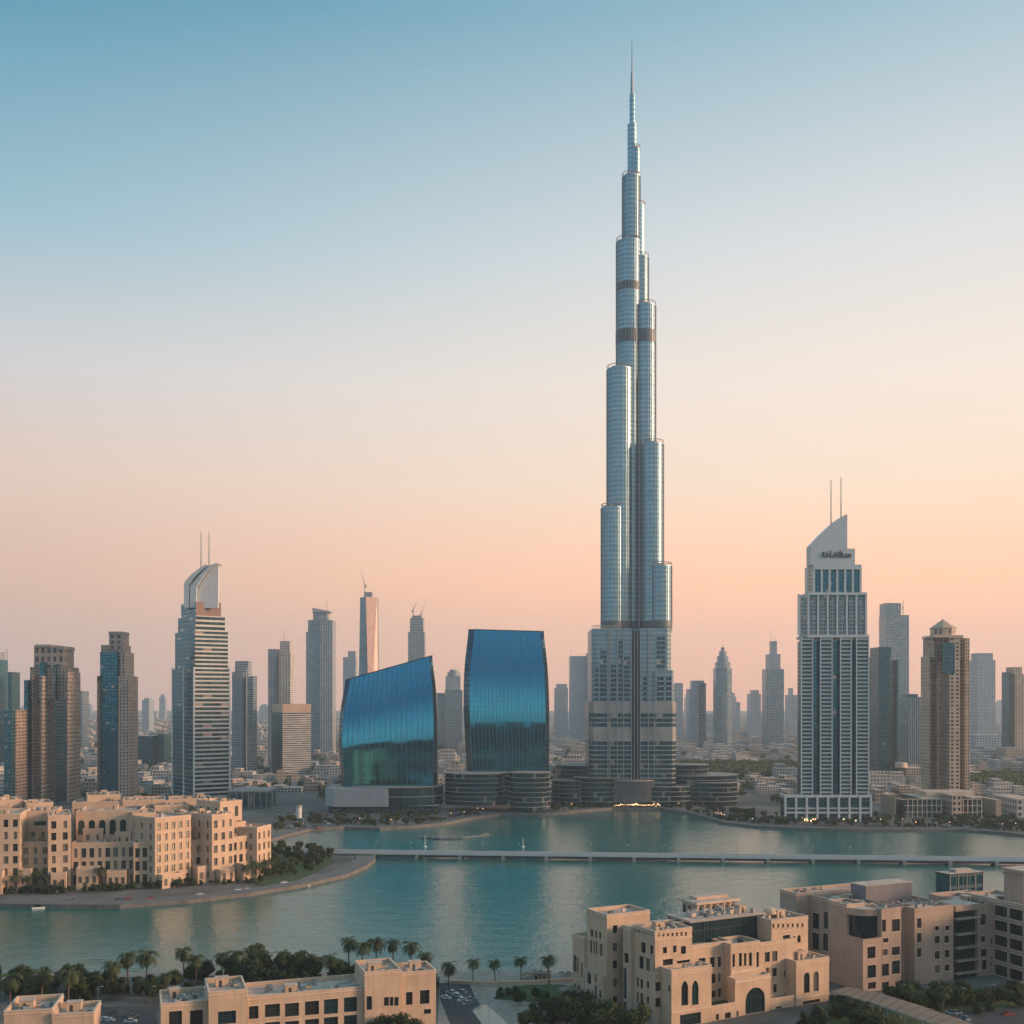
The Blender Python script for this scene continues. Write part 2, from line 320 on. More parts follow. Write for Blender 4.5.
# ================================================================== THE SETTING
far_shore = [(262,843),(275,838),(293,833),(310,829),(345,827),(380,828),(415,826),(445,823),(470,818),(500,814),(540,815),(575,811),(612,808),(660,808),(690,813),(722,822),(760,826),(800,828),(850,829),(900,829),(960,829),(1000,832),(1040,836),(1180,846)]
near_shore = [(1200,900),(1080,950),(900,962),(720,972),(640,976),(560,974),(500,972),(450,973),(400,974),(300,972),(200,972),(100,974),(0,976),(-100,978),(-260,985)]
prom = [(-260,905),(-60,904),(0,904),(60,905),(120,905),(190,900),(250,893),(300,885),(345,875),(366,866),(375,859),(373,854),(355,850),(330,848),(305,849),(280,848),(268,846)]
lake = [G(*p) for p in far_shore] + [G(*p) for p in near_shore] + [G(*p) for p in prom]
def build_ground():
    bm = bmesh.new()
    R = 15000
    outer = [bm.verts.new((x, y, GZ)) for x, y in ((-R,-2500),(R,-2500),(R,11500),(-R,11500))]
    inner = [bm.verts.new((x, y, GZ)) for x, y in lake]
    edges = []
    for L_ in (outer, inner):
        for i in range(len(L_)): edges.append(bm.edges.new((L_[i], L_[(i+1)%len(L_)])))
    bmesh.ops.triangle_fill(bm, edges=edges, use_beauty=True)
    for f in bm.faces:
        if f.normal.z < 0: f.normal_flip()
    # quay wall down into the water
    low = [bm.verts.new((v.co.x, v.co.y, -3)) for v in inner]
    n = len(inner)
    for i in range(n): bm.faces.new((inner[i], inner[(i+1)%n], low[(i+1)%n], low[i]))
    me = bpy.data.meshes.new('ground'); bm.to_mesh(me); bm.free()
    o = bpy.data.objects.new('ground', me); COL.objects.link(o); tag(o, kind='structure')
    m, nt, out = new_mat('ground_mat'); N = nt.nodes.new; L = nt.links.new
    p = principled(nt, (0.3,0.25,0.2), 0.9, 0, 0.2); geo = N('ShaderNodeNewGeometry')
    n1 = N('ShaderNodeTexNoise'); n1.inputs['Scale'].default_value = 0.012; n1.inputs['Detail'].default_value = 8; n1.inputs['Roughness'].default_value = 0.7; L(geo.outputs['Position'], n1.inputs['Vector'])
    v1 = N('ShaderNodeTexVoronoi'); v1.inputs['Scale'].default_value = 0.035; L(geo.outputs['Position'], v1.inputs['Vector'])
    r = N('ShaderNodeValToRGB'); e = r.color_ramp.elements; e[0].position = 0.35; e[0].color = (0.075,0.08,0.07,1); e[1].position = 0.7; e[1].color = (0.34,0.27,0.22,1)
    k = e.new(0.5); k.color = (0.16,0.14,0.12,1)
    ad = N('ShaderNodeMix'); ad.data_type = 'RGBA'; ad.inputs[0].default_value = 0.06; L(n1.outputs[0], r.inputs[0]); L(r.outputs[0], ad.inputs[6]); L(v1.outputs['Distance'], ad.inputs[7])
    hs = N('ShaderNodeHueSaturation'); hs.inputs['Saturation'].default_value = 0.7; hs.inputs['Value'].default_value = 0.8; L(ad.outputs[2], hs.inputs['Color'])
    L(hs.outputs[0], p.inputs['Base Color']); L(p.outputs[0], out.inputs[0]); me.materials.append(m)
build_ground()
def build_water():
    m, nt, out = new_mat('water_mat'); N = nt.nodes.new; L = nt.links.new
    p = principled(nt, (0.006, 0.13, 0.112), 0.06, 0, 0.5); p.inputs['IOR'].default_value = 1.45
    geo = N('ShaderNodeNewGeometry')
    def noise(sc, det, st=(1,1,1)):
        mp = N('ShaderNodeMapping'); mp.inputs['Scale'].default_value = st; L(geo.outputs['Position'], mp.inputs[0])
        n = N('ShaderNodeTexNoise'); n.inputs['Scale'].default_value = sc; n.inputs['Detail'].default_value = det; L(mp.outputs[0], n.inputs['Vector']); return n
    a = noise(0.55, 5); b = noise(0.09, 3); g = noise(0.012, 4, (1, 1.6, 1))
    b1 = N('ShaderNodeBump'); b1.inputs['Distance'].default_value = 0.26; L(a.outputs[0], b1.inputs['Height'])
    b2 = N('ShaderNodeBump'); b2.inputs['Distance'].default_value = 0.5; L(b.outputs[0], b2.inputs['Height']); L(b1.outputs[0], b2.inputs['Normal'])
    L(b2.outputs[0], p.inputs['Normal'])
    mr = N('ShaderNodeMapRange'); mr.inputs[1].default_value = .35; mr.inputs[2].default_value = .65; mr.inputs[3].default_value = .04; mr.inputs[4].default_value = .16
    L(g.outputs[0], mr.inputs[0]); L(mr.outputs[0], p.inputs['Roughness'])
    L(p.outputs[0], out.inputs[0])
    mb = MB(); mb.face([(-1200,300,0),(1400,300,0),(1400,1400,0),(-1200,1400,0)], 'water_mat')
    tag(mb.build('water'), kind='structure')
build_water()
def strip(pts, w0, w1, z, mat, name, kind='structure', th=0):
    """flat band offset from a polyline (pts world xy) between w0 and w1 to its left"""
    mb = MB(); n = len(pts)
    def off(i, w):
        a = Vector(pts[max(0,i-1)]); b = Vector(pts[min(n-1,i+1)]); d = (b-a).normalized(); q = Vector(pts[i])+Vector((-d.y, d.x))*w; return (q.x, q.y)
    A = [off(i, w0) for i in range(n)]; B = [off(i, w1) for i in range(n)]
    for i in range(n-1):
        mb.face([A[i]+(z,), A[i+1]+(z,), B[i+1]+(z,), B[i]+(z,)], mat)
        if th:
            mb.face([A[i]+(z-th,), A[i+1]+(z-th,), A[i+1]+(z,), A[i]+(z,)], mat)
            mb.face([B[i+1]+(z-th,), B[i]+(z-th,), B[i]+(z,), B[i+1]+(z,)], mat)
    return tag(mb.build(name), kind=kind)
strip([G(*p) for p in far_shore], -0.3, 6, GZ+0.35, 'quay_stone', 'promenade', th=3.2)
strip([G(*p) for p in prom], -0.3, 13, GZ+0.3, 'quay_stone', 'promenade', th=3.2)
strip([G(*p) for p in near_shore][::-1], 0.3, -7, GZ+0.3, 'paving', 'promenade', th=3.0)
# highways through the far city
strip([(-3000,1560),(-700,1640),(0,1700),(900,1650),(3000,1500)], -11, 11, GZ+0.10, 'asphalt', 'road')
strip([(-3000,2300),(-700,2250),(300,2380),(3000,2300)], -14, 14, GZ+0.104, 'asphalt', 'road')

# ================================================================== BURJ
def burj():
    Yc = 1200.0; s = F/Yc
    root = thing('skyscraper', (X(632,Yc), Yc, GZ), 'tallest tower in the centre, a silvery stepped spire rising above the whole skyline', 'tower')
    ZT = lambda py: Z(py, Yc)
    tiers = [  # left px, right px, top py, outward side
        (589,616,702,-1),(592,616,628,-1),(600,623,510,-1),(606,632,372,-1),(616,641,243,-1),(622,640,178,-1),(627.5,637,125,-1),
        (650,677,702,1),(649,674,670,1),(647,669.5,568,1),(639,662,447,1),(634,655.5,307,1),(631,648.5,258,1),(631,645,207,1),(631,640,150,1),(629.5,635.2,95,0)]
    bands = [(622,631,'mech_dark'),(332,345,'mech_dark')]
    lows = [(702,713,'mech_light'),(727,741,'mech_light')]
    zb = GZ; zlow = ZT(702); zmid = ZT(628)
    info = []
    for (l, r, tp, sd_) in tiers:
        if tp in (702, 628, 670): continue
        rad = (r-l)/2/s; cx = X((l+r)/2, Yc); cyy = Yc-abs(cx-root.location.x)*0.577-(0.0 if sd_ else -2)
        if 620 < (l+r)/2 < 645: cyy = Yc+random.uniform(-2, 1)
        top = ZT(tp); info.append((cx, cyy, rad, top, tp))
        mb = MB(); P = ellipse(cx, cyy, rad, rad, 40)
        secs = [(ZT(634), top, 'f_burj', 5.2)]
        for (a, b, mt, bay) in secs:
            mb.prism(P, a, b, mt, 'grey_metal', bay=bay, st=5.0 if mt == 'f_burj' else 4.4, closed=True, smooth=True, top=abs(b-top) < .1)
        w = mb.build('wing_tier', root)
        if tp > 140 and tp < 640:
            rb = MB(); R2 = rad*0.98; zz = top+3.4; n = 28
            for i in range(n):
                a0, a1 = 2*pi*i/n, 2*pi*(i+1)/n
                rb.tube((cx+R2*cos(a0), cyy+R2*sin(a0), zz), (cx+R2*cos(a1), cyy+R2*sin(a1), zz), .45, 'mech_light', 4)
                if i % 4 == 0: rb.tube((cx+R2*cos(a0), cyy+R2*sin(a0), top-1), (cx+R2*cos(a0), cyy+R2*sin(a0), zz), .3, 'mech_light', 4)
            rb.prism(ellipse(cx, cyy, rad*.7, rad*.7, 20), top, top+2.4, 'mech_light', 'grey_metal', closed=True)
            rb.build('roof_railing', root)
        # vertical fins
        if rad > 8:
            fb = MB()
            for i in range(14):
                a0 = -pi+pi*(i+.5)/14; c_, s_ = cos(a0), sin(a0)
                x0, y0 = cx+(rad-.1)*c_, cyy+(rad-.1)*s_; x1, y1 = cx+(rad+.6)*c_, cyy+(rad+.6)*s_
                tx, ty = -s_*.16, c_*.16
                fb.prism([(x0-tx,y0-ty),(x1-tx,y1-ty),(x1+tx,y1+ty),(x0+tx,y0+ty)], zmid, top-.5, 'grey_metal', 'grey_metal')
            fb.build('facade_fins', root)
    for (p0, p1, mt) in bands:
        z1, z0 = ZT(p0), ZT(p1); mb = MB(); any_ = False
        for (cx, cyy, rad, top, tp) in info:
            if top >= z1-1.0 and not (p0 == 332 and tp < 240):
                mb.prism(ellipse(cx, cyy, rad+.55, rad+.55, 40), z0, z1-.3, mt, mt, closed=True, smooth=True, bottom=True); any_ = True
        if any_: mb.build('mechanical_band', root)
    mb = MB(); cx, cyy, rad, top, tp = [q for q in info if q[4] == 243][0]
    mb.prism(ellipse(cx, cyy, rad+.4, rad+.4, 40), ZT(293), ZT(285), 'mech_dark', 'mech_dark', closed=True, smooth=True, bottom=True); mb.build('mechanical_band', root)
    # broad flat fronted lower storeys
    def mass(px0, px1, pt, pb, Yf, mat, side, bay=3.0, st=4.9, name='lower_block', depth=64, bev=7, roof='grey_metal'):
        x0, x1 = X(px0,Yf), X(px1,Yf); z1 = Z(pt,Yf); z0 = max(GZ, Z(pb,Yf)); mb = MB()
        P = [(x0+bev*.7,Yf),(x1,Yf),(x1,Yf+depth),(x0,Yf+depth),(x0,Yf+bev)] if side < 0 else [(x0,Yf),(x1-bev*.7,Yf),(x1,Yf+bev),(x1,Yf+depth),(x0,Yf+depth)]
        mb.prism(P, z0, z1, mat, roof, bay=bay, st=st, bottom=True); return mb.build(name, root)
    Yf = 1157
    for side, a, b in ((-1,589.2,631),(1,640.5,676.8)):
        mass(a,b,741,806,Yf,'f_burj_low',side,3.4); mass(a-.5 if side<0 else a,b if side<0 else b+.5,727.5,741,Yf-.6,'burj_band',side,name='mechanical_band')
        mass(a,b,713,727.5,Yf,'f_burj_low',side,3.4); mass(a-.4 if side<0 else a,b if side<0 else b+.4,702,713,Yf-.5,'burj_band',side,name='mechanical_band')
    mass(592,631,628.5,702,Yf+1,'burj_panel',-1,name='shaft_block'); mass(640.5,672,628.5,702,Yf+2,'burj_panel',1,name='shaft_block'); mass(655,674,670,702,Yf-.4,'burj_panel',1,name='shaft_block',bev=3)
    for (a,b,pt,yy) in ((594.5,598.5,668,Yf+1),(600,606.5,650,Yf+1),(610.5,616,664,Yf+1),(618.5,622.5,640,Yf+1),(624,629.5,656,Yf+1),(643,646.5,676,Yf+2),(656.5,665,636,Yf+2),(657,664,676,Yf-.4),(666,671.5,676,Yf-.4)):
        x0, x1 = X(a,yy), X(b,yy); mb = MB(); mb.box(x0,x1,yy-.35,yy-.01,Z(701.5,yy),Z(pt,yy),'f_burj_low',bay=(x1-x0)/2,st=4.9); mb.build('window_strip', root)
    mb = MB(); mb.box(X(630.8,Yf+9),X(641,Yf+9),Yf+9,Yf+40,GZ,Z(628,Yf+9),'f_navy','grey_metal',bay=2.2,st=4.9); mb.build('core', root)
    for px in (607.8,609.2,617.3,623.2,631.5,634.2,637.5,640,648.5,654.2):
        mb = MB(); x = X(px,Yf); mb.box(x-.35,x+.35,Yf-1.3,Yf+9,Z(800,Yf),Z(629 if px<650 else 671,Yf),'grey_metal'); mb.build('facade_fin', root)
    mb = MB()
    for i in range(14): x = X(592.5,Yf)+i*1.9; mb.tube((x,Yf+2,Z(628.5,Yf)),(x,Yf+2,Z(625.6,Yf)),.25,'mech_light',4)
    mb.tube((X(592.5,Yf),Yf+2,Z(625.6,Yf)),(X(615,Yf),Yf+2,Z(625.6,Yf)),.35,'mech_light',4); mb.build('roof_railing', root)
    # core between the wings
    mb = MB(); cx = X(632.5, Yc); hexa = ellipse(cx, Yc+2, 9.5, 9.5, 6)
    mb.prism(hexa, zb, ZT(262), 'f_navy', 'grey_metal', bay=2.2, st=4.0); mb.build('core', root)
    mb = MB()
    for px in (626, 631, 637.5, 644):
        x = X(px, Yc); mb.box(x-.5, x+.5, Yc-13.5, Yc-8, zb, ZT(380 if px > 636 else 400), 'grey_metal')
    mb.build('facade_fins', root)
    # back wing
    mb = MB()
    for (dy, tp) in ((16, 330), (30, 480), (44, 600), (56, 690)):
        mb.prism(ellipse(cx, Yc+dy, 12, 12, 28), zb, ZT(tp), 'f_burj', 'grey_metal', bay=2, st=4, closed=True, smooth=True)
    mb.build('rear_wing', root)
    # spire
    mb = MB(); x = X(632, Yc)
    mb.tube((x, Yc, ZT(96)), (x, Yc, ZT(72)), 1.9, 'grey_metal', 10, 1.2); mb.tube((x, Yc, ZT(72)), (x, Yc, ZT(41)), .75, 'grey_metal', 8, .35)
    mb.build('spire', root)
burj()

def drum(root, px0, px1, pt, pb, Y, mat='f_terrace', ry=None, name='terrace_block', floors=None, lip=1.2, roof='roof_grey', bay=3.2):
    """curved glazed block with projecting floor slabs"""
    cx = (X(px0,Y)+X(px1,Y))/2; rx = (X(px1,Y)-X(px0,Y))/2; ry = ry or rx*.8; z0, z1 = max(GZ, Z(pb,Y)), Z(pt,Y)
    cyy = Y+ry; n = floors or max(2, round((z1-z0)/4.6)); mb = MB()
    mb.prism(ellipse(cx, cyy, rx-lip, ry-lip, 40), z0, z1-.5, mat, roof, bay=bay, st=(z1-z0)/n, closed=True, smooth=True)
    for i in range(1, n+1):
        z = z0+(z1-z0)*i/n
        P = ellipse(cx, cyy, rx, ry, 40)
        mb.prism(P, z-.55, z, 'concrete', roof, closed=True, bottom=True)
        for a, b in zip(P, P[1:]+P[:1]): pass
    return mb.build(name, root)
def stage():
    Y = 1130
    r = thing('podium_building', (X(650,1100), 1100, GZ), 'curved dark glass terraces with pale floor edges wrapped around the foot of the tallest tower', 'building')
    for a in [(556,642,766,806,1172),(551,600,781,806,1158),(574,626,778,806,1152),(662,712,765,806,1172),(655,745,776,806,1166),(690,742,783,806,1158),(642,694,787,806,1150)]: drum(r, *a, ry=(a[1]-a[0])*.38)
    # entrance drum
    mb = MB(); Yq = 1147; cx = X(634.5,Yq); rx = X(655,Yq)-cx
    mb.prism(ellipse(cx, Yq+14, rx, 14, 40), GZ+5.5, Z(781,Yq), 'mech_dark', 'roof_grey', closed=True, smooth=True, bottom=True)
    mb.prism(ellipse(cx, Yq+14, rx-3, 11, 40), GZ, GZ+5.6, 'f_terrace', 'roof_grey', closed=True, bay=2.5, st=5.5, top=False)
    for i in range(36):
        a = -pi+pi*(i+.5)/36; c, s_ = cos(a), sin(a); x, y = cx+(rx+.1)*c, Yq+14+14.1*s_
        mb.box(x-.15, x+.15, y-.5, y, GZ+5.5, Z(781.5,Yq), 'grey_metal')
    mb.prism(ellipse(cx, Yq+14, rx+.9, 14.9, 40), Z(781.5,Yq), Z(780.5,Yq), 'concrete', 'roof_grey', closed=True, bottom=True)
    mb.build('entrance_drum', r)
stage()

# ================================================================== TWO BLUE GLASS BUILDINGS
def blue(name_label, Y, prof, top, pb, chL, chR, nm, depth=34):
    """prof: (py, left px, right px) from bottom to top; top: (py at left, py at right)"""
    root = thing('glass_office_building', (X((prof[0][1]+prof[0][2])/2,Y), Y, GZ), name_label, 'office building')
    nl = 26; zb = Z(pb, Y)
    def edge(t, k):
        t *= len(prof)-1; i = min(int(t), len(prof)-2); f = t-i
        # smooth curve through the profile points
        p = [prof[max(0,i-1)][k], prof[i][k], prof[i+1][k], prof[min(len(prof)-1,i+2)][k]]
        return .5*((2*p[1])+(-p[0]+p[2])*f+(2*p[0]-5*p[1]+4*p[2]-p[3])*f*f+(-p[0]+3*p[1]-3*p[2]+p[3])*f**3)
    def plan(t):
        l, r = edge(t,1), edge(t,2)
        xl, xr = X(l,Y), X(r,Y); a = X(l+chL,Y)-xl; b = xr-X(r-chR,Y)
        return [(xl+a,Y),(xr-b,Y),(xr,Y+depth*.35),(xr,Y+depth*.7),(xr-b,Y+depth),(xl+a,Y+depth),(xl,Y+depth*.7),(xl,Y+depth*.35)]
    xa, xb = X(prof[-1][1],Y), X(prof[-1][2],Y)
    def ztop(x): k = min(1,max(0,(x-xa)/(xb-xa))); p = top[0]+(top[1]-top[0])*(k**1.0); return Z(p,Y)+1.5*sin(pi*k)
    rings = []
    for i in range(nl+1):
        t = i/nl; back = 0.14*145*max(0, t-.36)**2/.41*1.15
        rings.append([(x, y+(back if k < 2 else back*.5 if k in (2, 7) else 0), zb+(ztop(x)-zb)*t) for k, (x, y) in enumerate(plan(t))])
    fr, sd_ = MB(), MB()
    nst = 28
    for i in range(nl):
        for k in range(8):
            a, b = rings[i][k], rings[i][(k+1)%8]; c, d = rings[i+1][(k+1)%8], rings[i+1][k]
            if k == 0:
                q = 12
                for j in range(q):
                    L1 = lambda P, Q, f: tuple(P[m]+(Q[m]-P[m])*f for m in range(3))
                    f0, f1 = j/q, (j+1)/q
                    A, B, C, D = L1(a,b,f0), L1(a,b,f1), L1(d,c,f1), L1(d,c,f0)
                    C = (C[0],C[1],C[2]); u0, u1 = nm*f0, nm*f1
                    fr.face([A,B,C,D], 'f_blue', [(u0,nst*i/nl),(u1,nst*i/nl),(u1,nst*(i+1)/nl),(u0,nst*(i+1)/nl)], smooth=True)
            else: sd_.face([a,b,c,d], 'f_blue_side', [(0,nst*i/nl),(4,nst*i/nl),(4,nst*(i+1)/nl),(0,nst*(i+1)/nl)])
    sd_.face(rings[-1], 'dark_metal')
    fr.build('glass_front', root); sd_.build('glass_side', root)
    for j in range(nm+1):
        mb = MB(); f = j/nm; pr = None
        for i in range(nl+1):
            a, b = rings[i][0], rings[i][1]; p = tuple(a[m]+(b[m]-a[m])*f for m in range(3))
            if pr: 
                w = .22
                a0, a1 = pr[1], p[1]
                mb.face([(pr[0]-w,a0-.7,pr[2]),(pr[0]+w,a0-.7,pr[2]),(p[0]+w,a1-.7,p[2]),(p[0]-w,a1-.7,p[2])], 'blue_mullion')
                mb.face([(pr[0]-w,a0-.01,pr[2]),(pr[0]-w,a0-.7,pr[2]),(p[0]-w,a1-.7,p[2]),(p[0]-w,a1-.01,p[2])], 'blue_mullion')
                mb.face([(pr[0]+w,a0-.7,pr[2]),(pr[0]+w,a0-.01,pr[2]),(p[0]+w,a1-.01,p[2]),(p[0]+w,a1-.7,p[2])], 'blue_mullion')
            pr = p
        mb.build('mullion', root)
    # coping along the top edge
    mb = MB(); T = rings[-1]
    for k in range(8): mb.tube((T[k][0],T[k][1],T[k][2]+.2), (T[(k+1)%8][0],T[(k+1)%8][1],T[(k+1)%8][2]+.2), .55, 'dark_metal', 5)
    mb.build('coping', root)
    return root
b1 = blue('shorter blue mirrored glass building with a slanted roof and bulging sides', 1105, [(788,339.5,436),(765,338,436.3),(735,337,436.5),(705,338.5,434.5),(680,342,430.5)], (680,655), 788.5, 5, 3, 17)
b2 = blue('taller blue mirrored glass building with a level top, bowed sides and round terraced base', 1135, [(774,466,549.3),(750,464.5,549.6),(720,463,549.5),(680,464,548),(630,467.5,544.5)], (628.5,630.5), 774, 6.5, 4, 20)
def b1_base():
    Y = 1085; mb = MB(); x0, x1 = X(324,Y), X(388,Y)
    mb.prism([(x0,Y+8),(X(334,Y),Y-2),(x1,Y-2),(x1,Y+60),(x0,Y+60)], Z(806.5,Y), Z(788.5,Y), 'grey_panel', 'roof_grey'); 
    for i in range(14):
        x = X(336,Y)+(x1-X(336,Y))*i/14; mb.box(x, x+.25, Y-2.25, Y-2, Z(806,Y), Z(789,Y), 'grey_metal')
    mb.build('podium_panel', b1)
    drum(b1, 345, 442, 787.5, 806.5, 1086, ry=34, floors=2, name='podium', lip=1.0)
    mb = MB(); mb.box(X(328,Y), X(438,Y), Y+3, Y+50, GZ, Z(806.3,Y)+.1, 'f_teal_dark', 'roof_grey', bay=5, st=4); mb.build('ground_floor', b1)
    for a in [(442,509,774,806,1100),(508,551,773,812,1092),(470,530,776,800,1112)]: drum(b2, *a, ry=(a[1]-a[0])*.42, name='podium')
b1_base()

# ================================================================== GENERIC TOWERS
def block(root, part, px0, px1, pt, pb, Y, d, mat, bay=3.5, st=3.6, yo=0, roof='roof_grey'):
    Yy = Y+yo; x0, x1 = span(px0, px1, Yy, d); mb = MB()
    z0 = max(GZ, Z(pb, Yy)); z1 = Z(pt, Yy)
    mb.box(x0, x1, Yy, Yy+d, z0, z1, mat, roof, bay=bay, st=st)
    # parapet lip
    return mb.build(part, root)
def dirpoly(a, b, c, Y, th):
    """plan quad seen corner-on: silhouettes at a and c, near corner at b"""
    th = radians(th); N_ = (X(b,Y), Y); dl = (-cos(th), sin(th)); dr = (sin(th), cos(th))
    def t(px, d): k = (px-512)/F; return (k*N_[1]-N_[0])/(d[0]-k*d[1])
    l, r = t(a, dl), t(c, dr)
    Lp = (N_[0]+dl[0]*l, N_[1]+dl[1]*l); Rp = (N_[0]+dr[0]*r, N_[1]+dr[1]*r)
    return [N_, Rp, (Lp[0]+Rp[0]-N_[0], Lp[1]+Rp[1]-N_[1]), Lp]
def corner(root, part, a, b, c, pt, pb, Y, th, matL, matR, bay=3.5, st=3.6, roof='roof_grey', yo=0):
    P = dirpoly(a, b, c, Y+yo, th); z0, z1 = max(GZ, Z(pb,Y)), Z(pt,Y); mb = MB(); n = 4
    for i in range(n):
        p, q = P[i], P[(i+1)%n]; m = matR if i in (0, 2) and i == 0 else (matL if i == 3 else (matR if i == 0 else matL))
        cc = max(1, round(math.dist(p,q)/bay)); ns = max(1, round((z1-z0)/st))
        mb.face([p+(z0,), q+(z0,), q+(z1,), p+(z1,)], m, [(9*i,0),(9*i+cc,0),(9*i+cc,ns),(9*i,ns)])
    mb.face([p+(z1,) for p in P], roof)
    return mb.build(part, root)
def mast(root, px, p0, p1, Y, r=.5, name='antenna', mat='mech_dark'):
    mb = MB(); x = X(px, Y); mb.tube((x,Y,Z(p0,Y)), (x,Y,Z(p1,Y)), r, mat, 6, r*.6); return mb.build(name, root)
def tw(label, px, Y, name='tower', cat='tower', group=None): return thing(name, (X(px,Y), Y, GZ), label, cat, group)

# --- far left teal glass tower, cut by the frame
t = tw('teal glass tower cut by the left edge of the picture, with a thin antenna', 5, 1760)
block(t,'shaft',-22,8,659,775,1760,40,'f_teal'); block(t,'shaft',8,20,672,775,1760,30,'f_teal_dark',yo=-4); mast(t,7,659,648,1762); block(t,'crown',-4,5,652,660,1762,20,'f_grey')
t = tw('low slim grey brown slab standing just left of the twin shafted beige tower', 15, 1150)
block(t,'shaft',11,17,710,801,1152,30,'f_teal'); block(t,'pier',16,26,710,801,1158,30,'f_brown',yo=3)
# --- twin beige tower
Y = 1190; t = tw('broad beige tower with two window strips, dark glass between them and stepped crown', 50, Y)
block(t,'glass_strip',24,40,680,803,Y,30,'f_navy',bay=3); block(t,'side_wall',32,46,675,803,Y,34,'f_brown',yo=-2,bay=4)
block(t,'window_strip',41,56,676,803,Y,34,'f_beige',yo=-6,bay=4.1,st=4.6); block(t,'glass_strip',55,69,664,803,Y,36,'f_navy',yo=-1,bay=3)
block(t,'window_strip',67,80.5,672,803,Y,34,'f_beige',yo=-5,bay=3.9,st=4.6); block(t,'shaft',30,79,667,700,Y,30,'f_brown',yo=6)
block(t,'crown',34,74,646,672,Y,28,'f_brown',yo=9,bay=6,st=9); block(t,'crown_roof',35,62,644.5,647,Y,30,'concrete',yo=7.5); block(t,'crown_roof',57,75,647,649.5,Y,28,'concrete',yo=6.5)
block(t,'glass_bay',40,52,662,676,Y,20,'f_navy',yo=1)
# --- second tower, lit right flank
Y = 1215; t = tw('slender tower with dark blue glass front and tan right flank, left of the white tower', 117, Y)
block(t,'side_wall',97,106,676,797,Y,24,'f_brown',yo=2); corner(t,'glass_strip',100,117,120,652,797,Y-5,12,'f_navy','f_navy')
block(t,'window_strip',116,138,676,797,Y,30,'f_beige_tall',yo=-3,bay=3.4); block(t,'window_strip',118,134,652,680,Y,28,'f_beige_tall',yo=0,bay=3.4)
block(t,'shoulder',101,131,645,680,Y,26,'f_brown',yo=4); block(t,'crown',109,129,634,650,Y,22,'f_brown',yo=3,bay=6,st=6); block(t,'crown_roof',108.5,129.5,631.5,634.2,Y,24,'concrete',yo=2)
# --- white tower with sail crown, seen corner-on
def white_left():
    Y = 1170; t = tw('white and green glass tower with a curved twin blade crown and two antennas', 200, Y)
    T = 55
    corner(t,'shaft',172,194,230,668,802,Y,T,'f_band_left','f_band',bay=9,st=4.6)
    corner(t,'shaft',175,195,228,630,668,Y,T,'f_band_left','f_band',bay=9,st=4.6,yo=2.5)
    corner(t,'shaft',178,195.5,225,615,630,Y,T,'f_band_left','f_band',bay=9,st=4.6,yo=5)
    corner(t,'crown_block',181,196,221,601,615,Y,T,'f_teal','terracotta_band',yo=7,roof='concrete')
    for px in (172.6, 184, 194):   # corner piers
        P = dirpoly(172,194,230,Y,T); f = (194-px)/22.0
        p = (P[0][0]+(P[3][0]-P[0][0])*f, P[0][1]+(P[3][1]-P[0][1])*f)
        mb = MB(); mb.box(p[0]-.8,p[0]+.8,p[1]-1.0,p[1]+.8,GZ,Z(666 if px < 180 else 667,Y),'white_paint'); mb.build('pier', t)
    P = dirpoly(172,194,230,Y,T); R_ = P[1]; mb = MB(); mb.box(R_[0]-1,R_[0]+.6,R_[1]-1,R_[1]+.6,GZ,Z(667,Y),'white_paint'); mb.build('pier', t)
    # floor edge slabs on the right flank
    mb = MB(); z0, z1 = GZ+3, Z(668,Y); n = round((z1-z0)/4.6); p, q = P[0], P[1]
    nx, ny = (q[1]-p[1]), -(q[0]-p[0]); l = math.hypot(nx,ny); nx/=l; ny/=l
    for i in range(n):
        z = z0+(z1-z0)*i/n
        mb.prism([(p[0]+nx*1.1,p[1]+ny*1.1),(q[0]+nx*1.1,q[1]+ny*1.1),(q[0],q[1]),(p[0],p[1])], z, z+1.1, 'white_paint','white_paint',bottom=True)
    mb.build('balcony_bands', t)
    # blades: curved outlines extruded in depth
    Yb = Y+12
    def blade(pts, y0, y1, mat, nm):
        mb = MB(); W = [(X(a,Yb),Z(b,Yb)) for a,b in pts]; n = len(W)
        mb.face([(x,y0,z) for x,z in W], mat); mb.face([(x,y1,z) for x,z in reversed(W)], mat)
        for i in range(n):
            a, b = W[i], W[(i+1)%n]; mb.face([(a[0],y1,a[1]),(b[0],y1,b[1]),(b[0],y0,b[1]),(a[0],y0,a[1])], mat)
        mb.build(nm, t)
    blade([(197,608),(218,608),(218.5,565),(214,567),(208,573),(202,582),(198,590)], Yb, Yb+3, 'white_paint', 'crown_panel')
    blade([(191,608),(197,608),(197.5,588),(202,580),(208,572),(214,567),(219,564),(216,563.5),(209,567),(201,575),(194,583),(191,587)], Yb-4, Yb+12, 'sail_white', 'crown_blade')
    blade([(185,608),(190,608),(190,586),(194,579),(200,573),(206,568),(209,566),(206,565),(200,569),(192,575),(186,582),(185,585)], Yb-4, Yb+12, 'sail_white', 'crown_blade')
    mast(t,201,572,532,Yb+4,.55); mast(t,209,568,532,Yb+4,.55)
white_left()
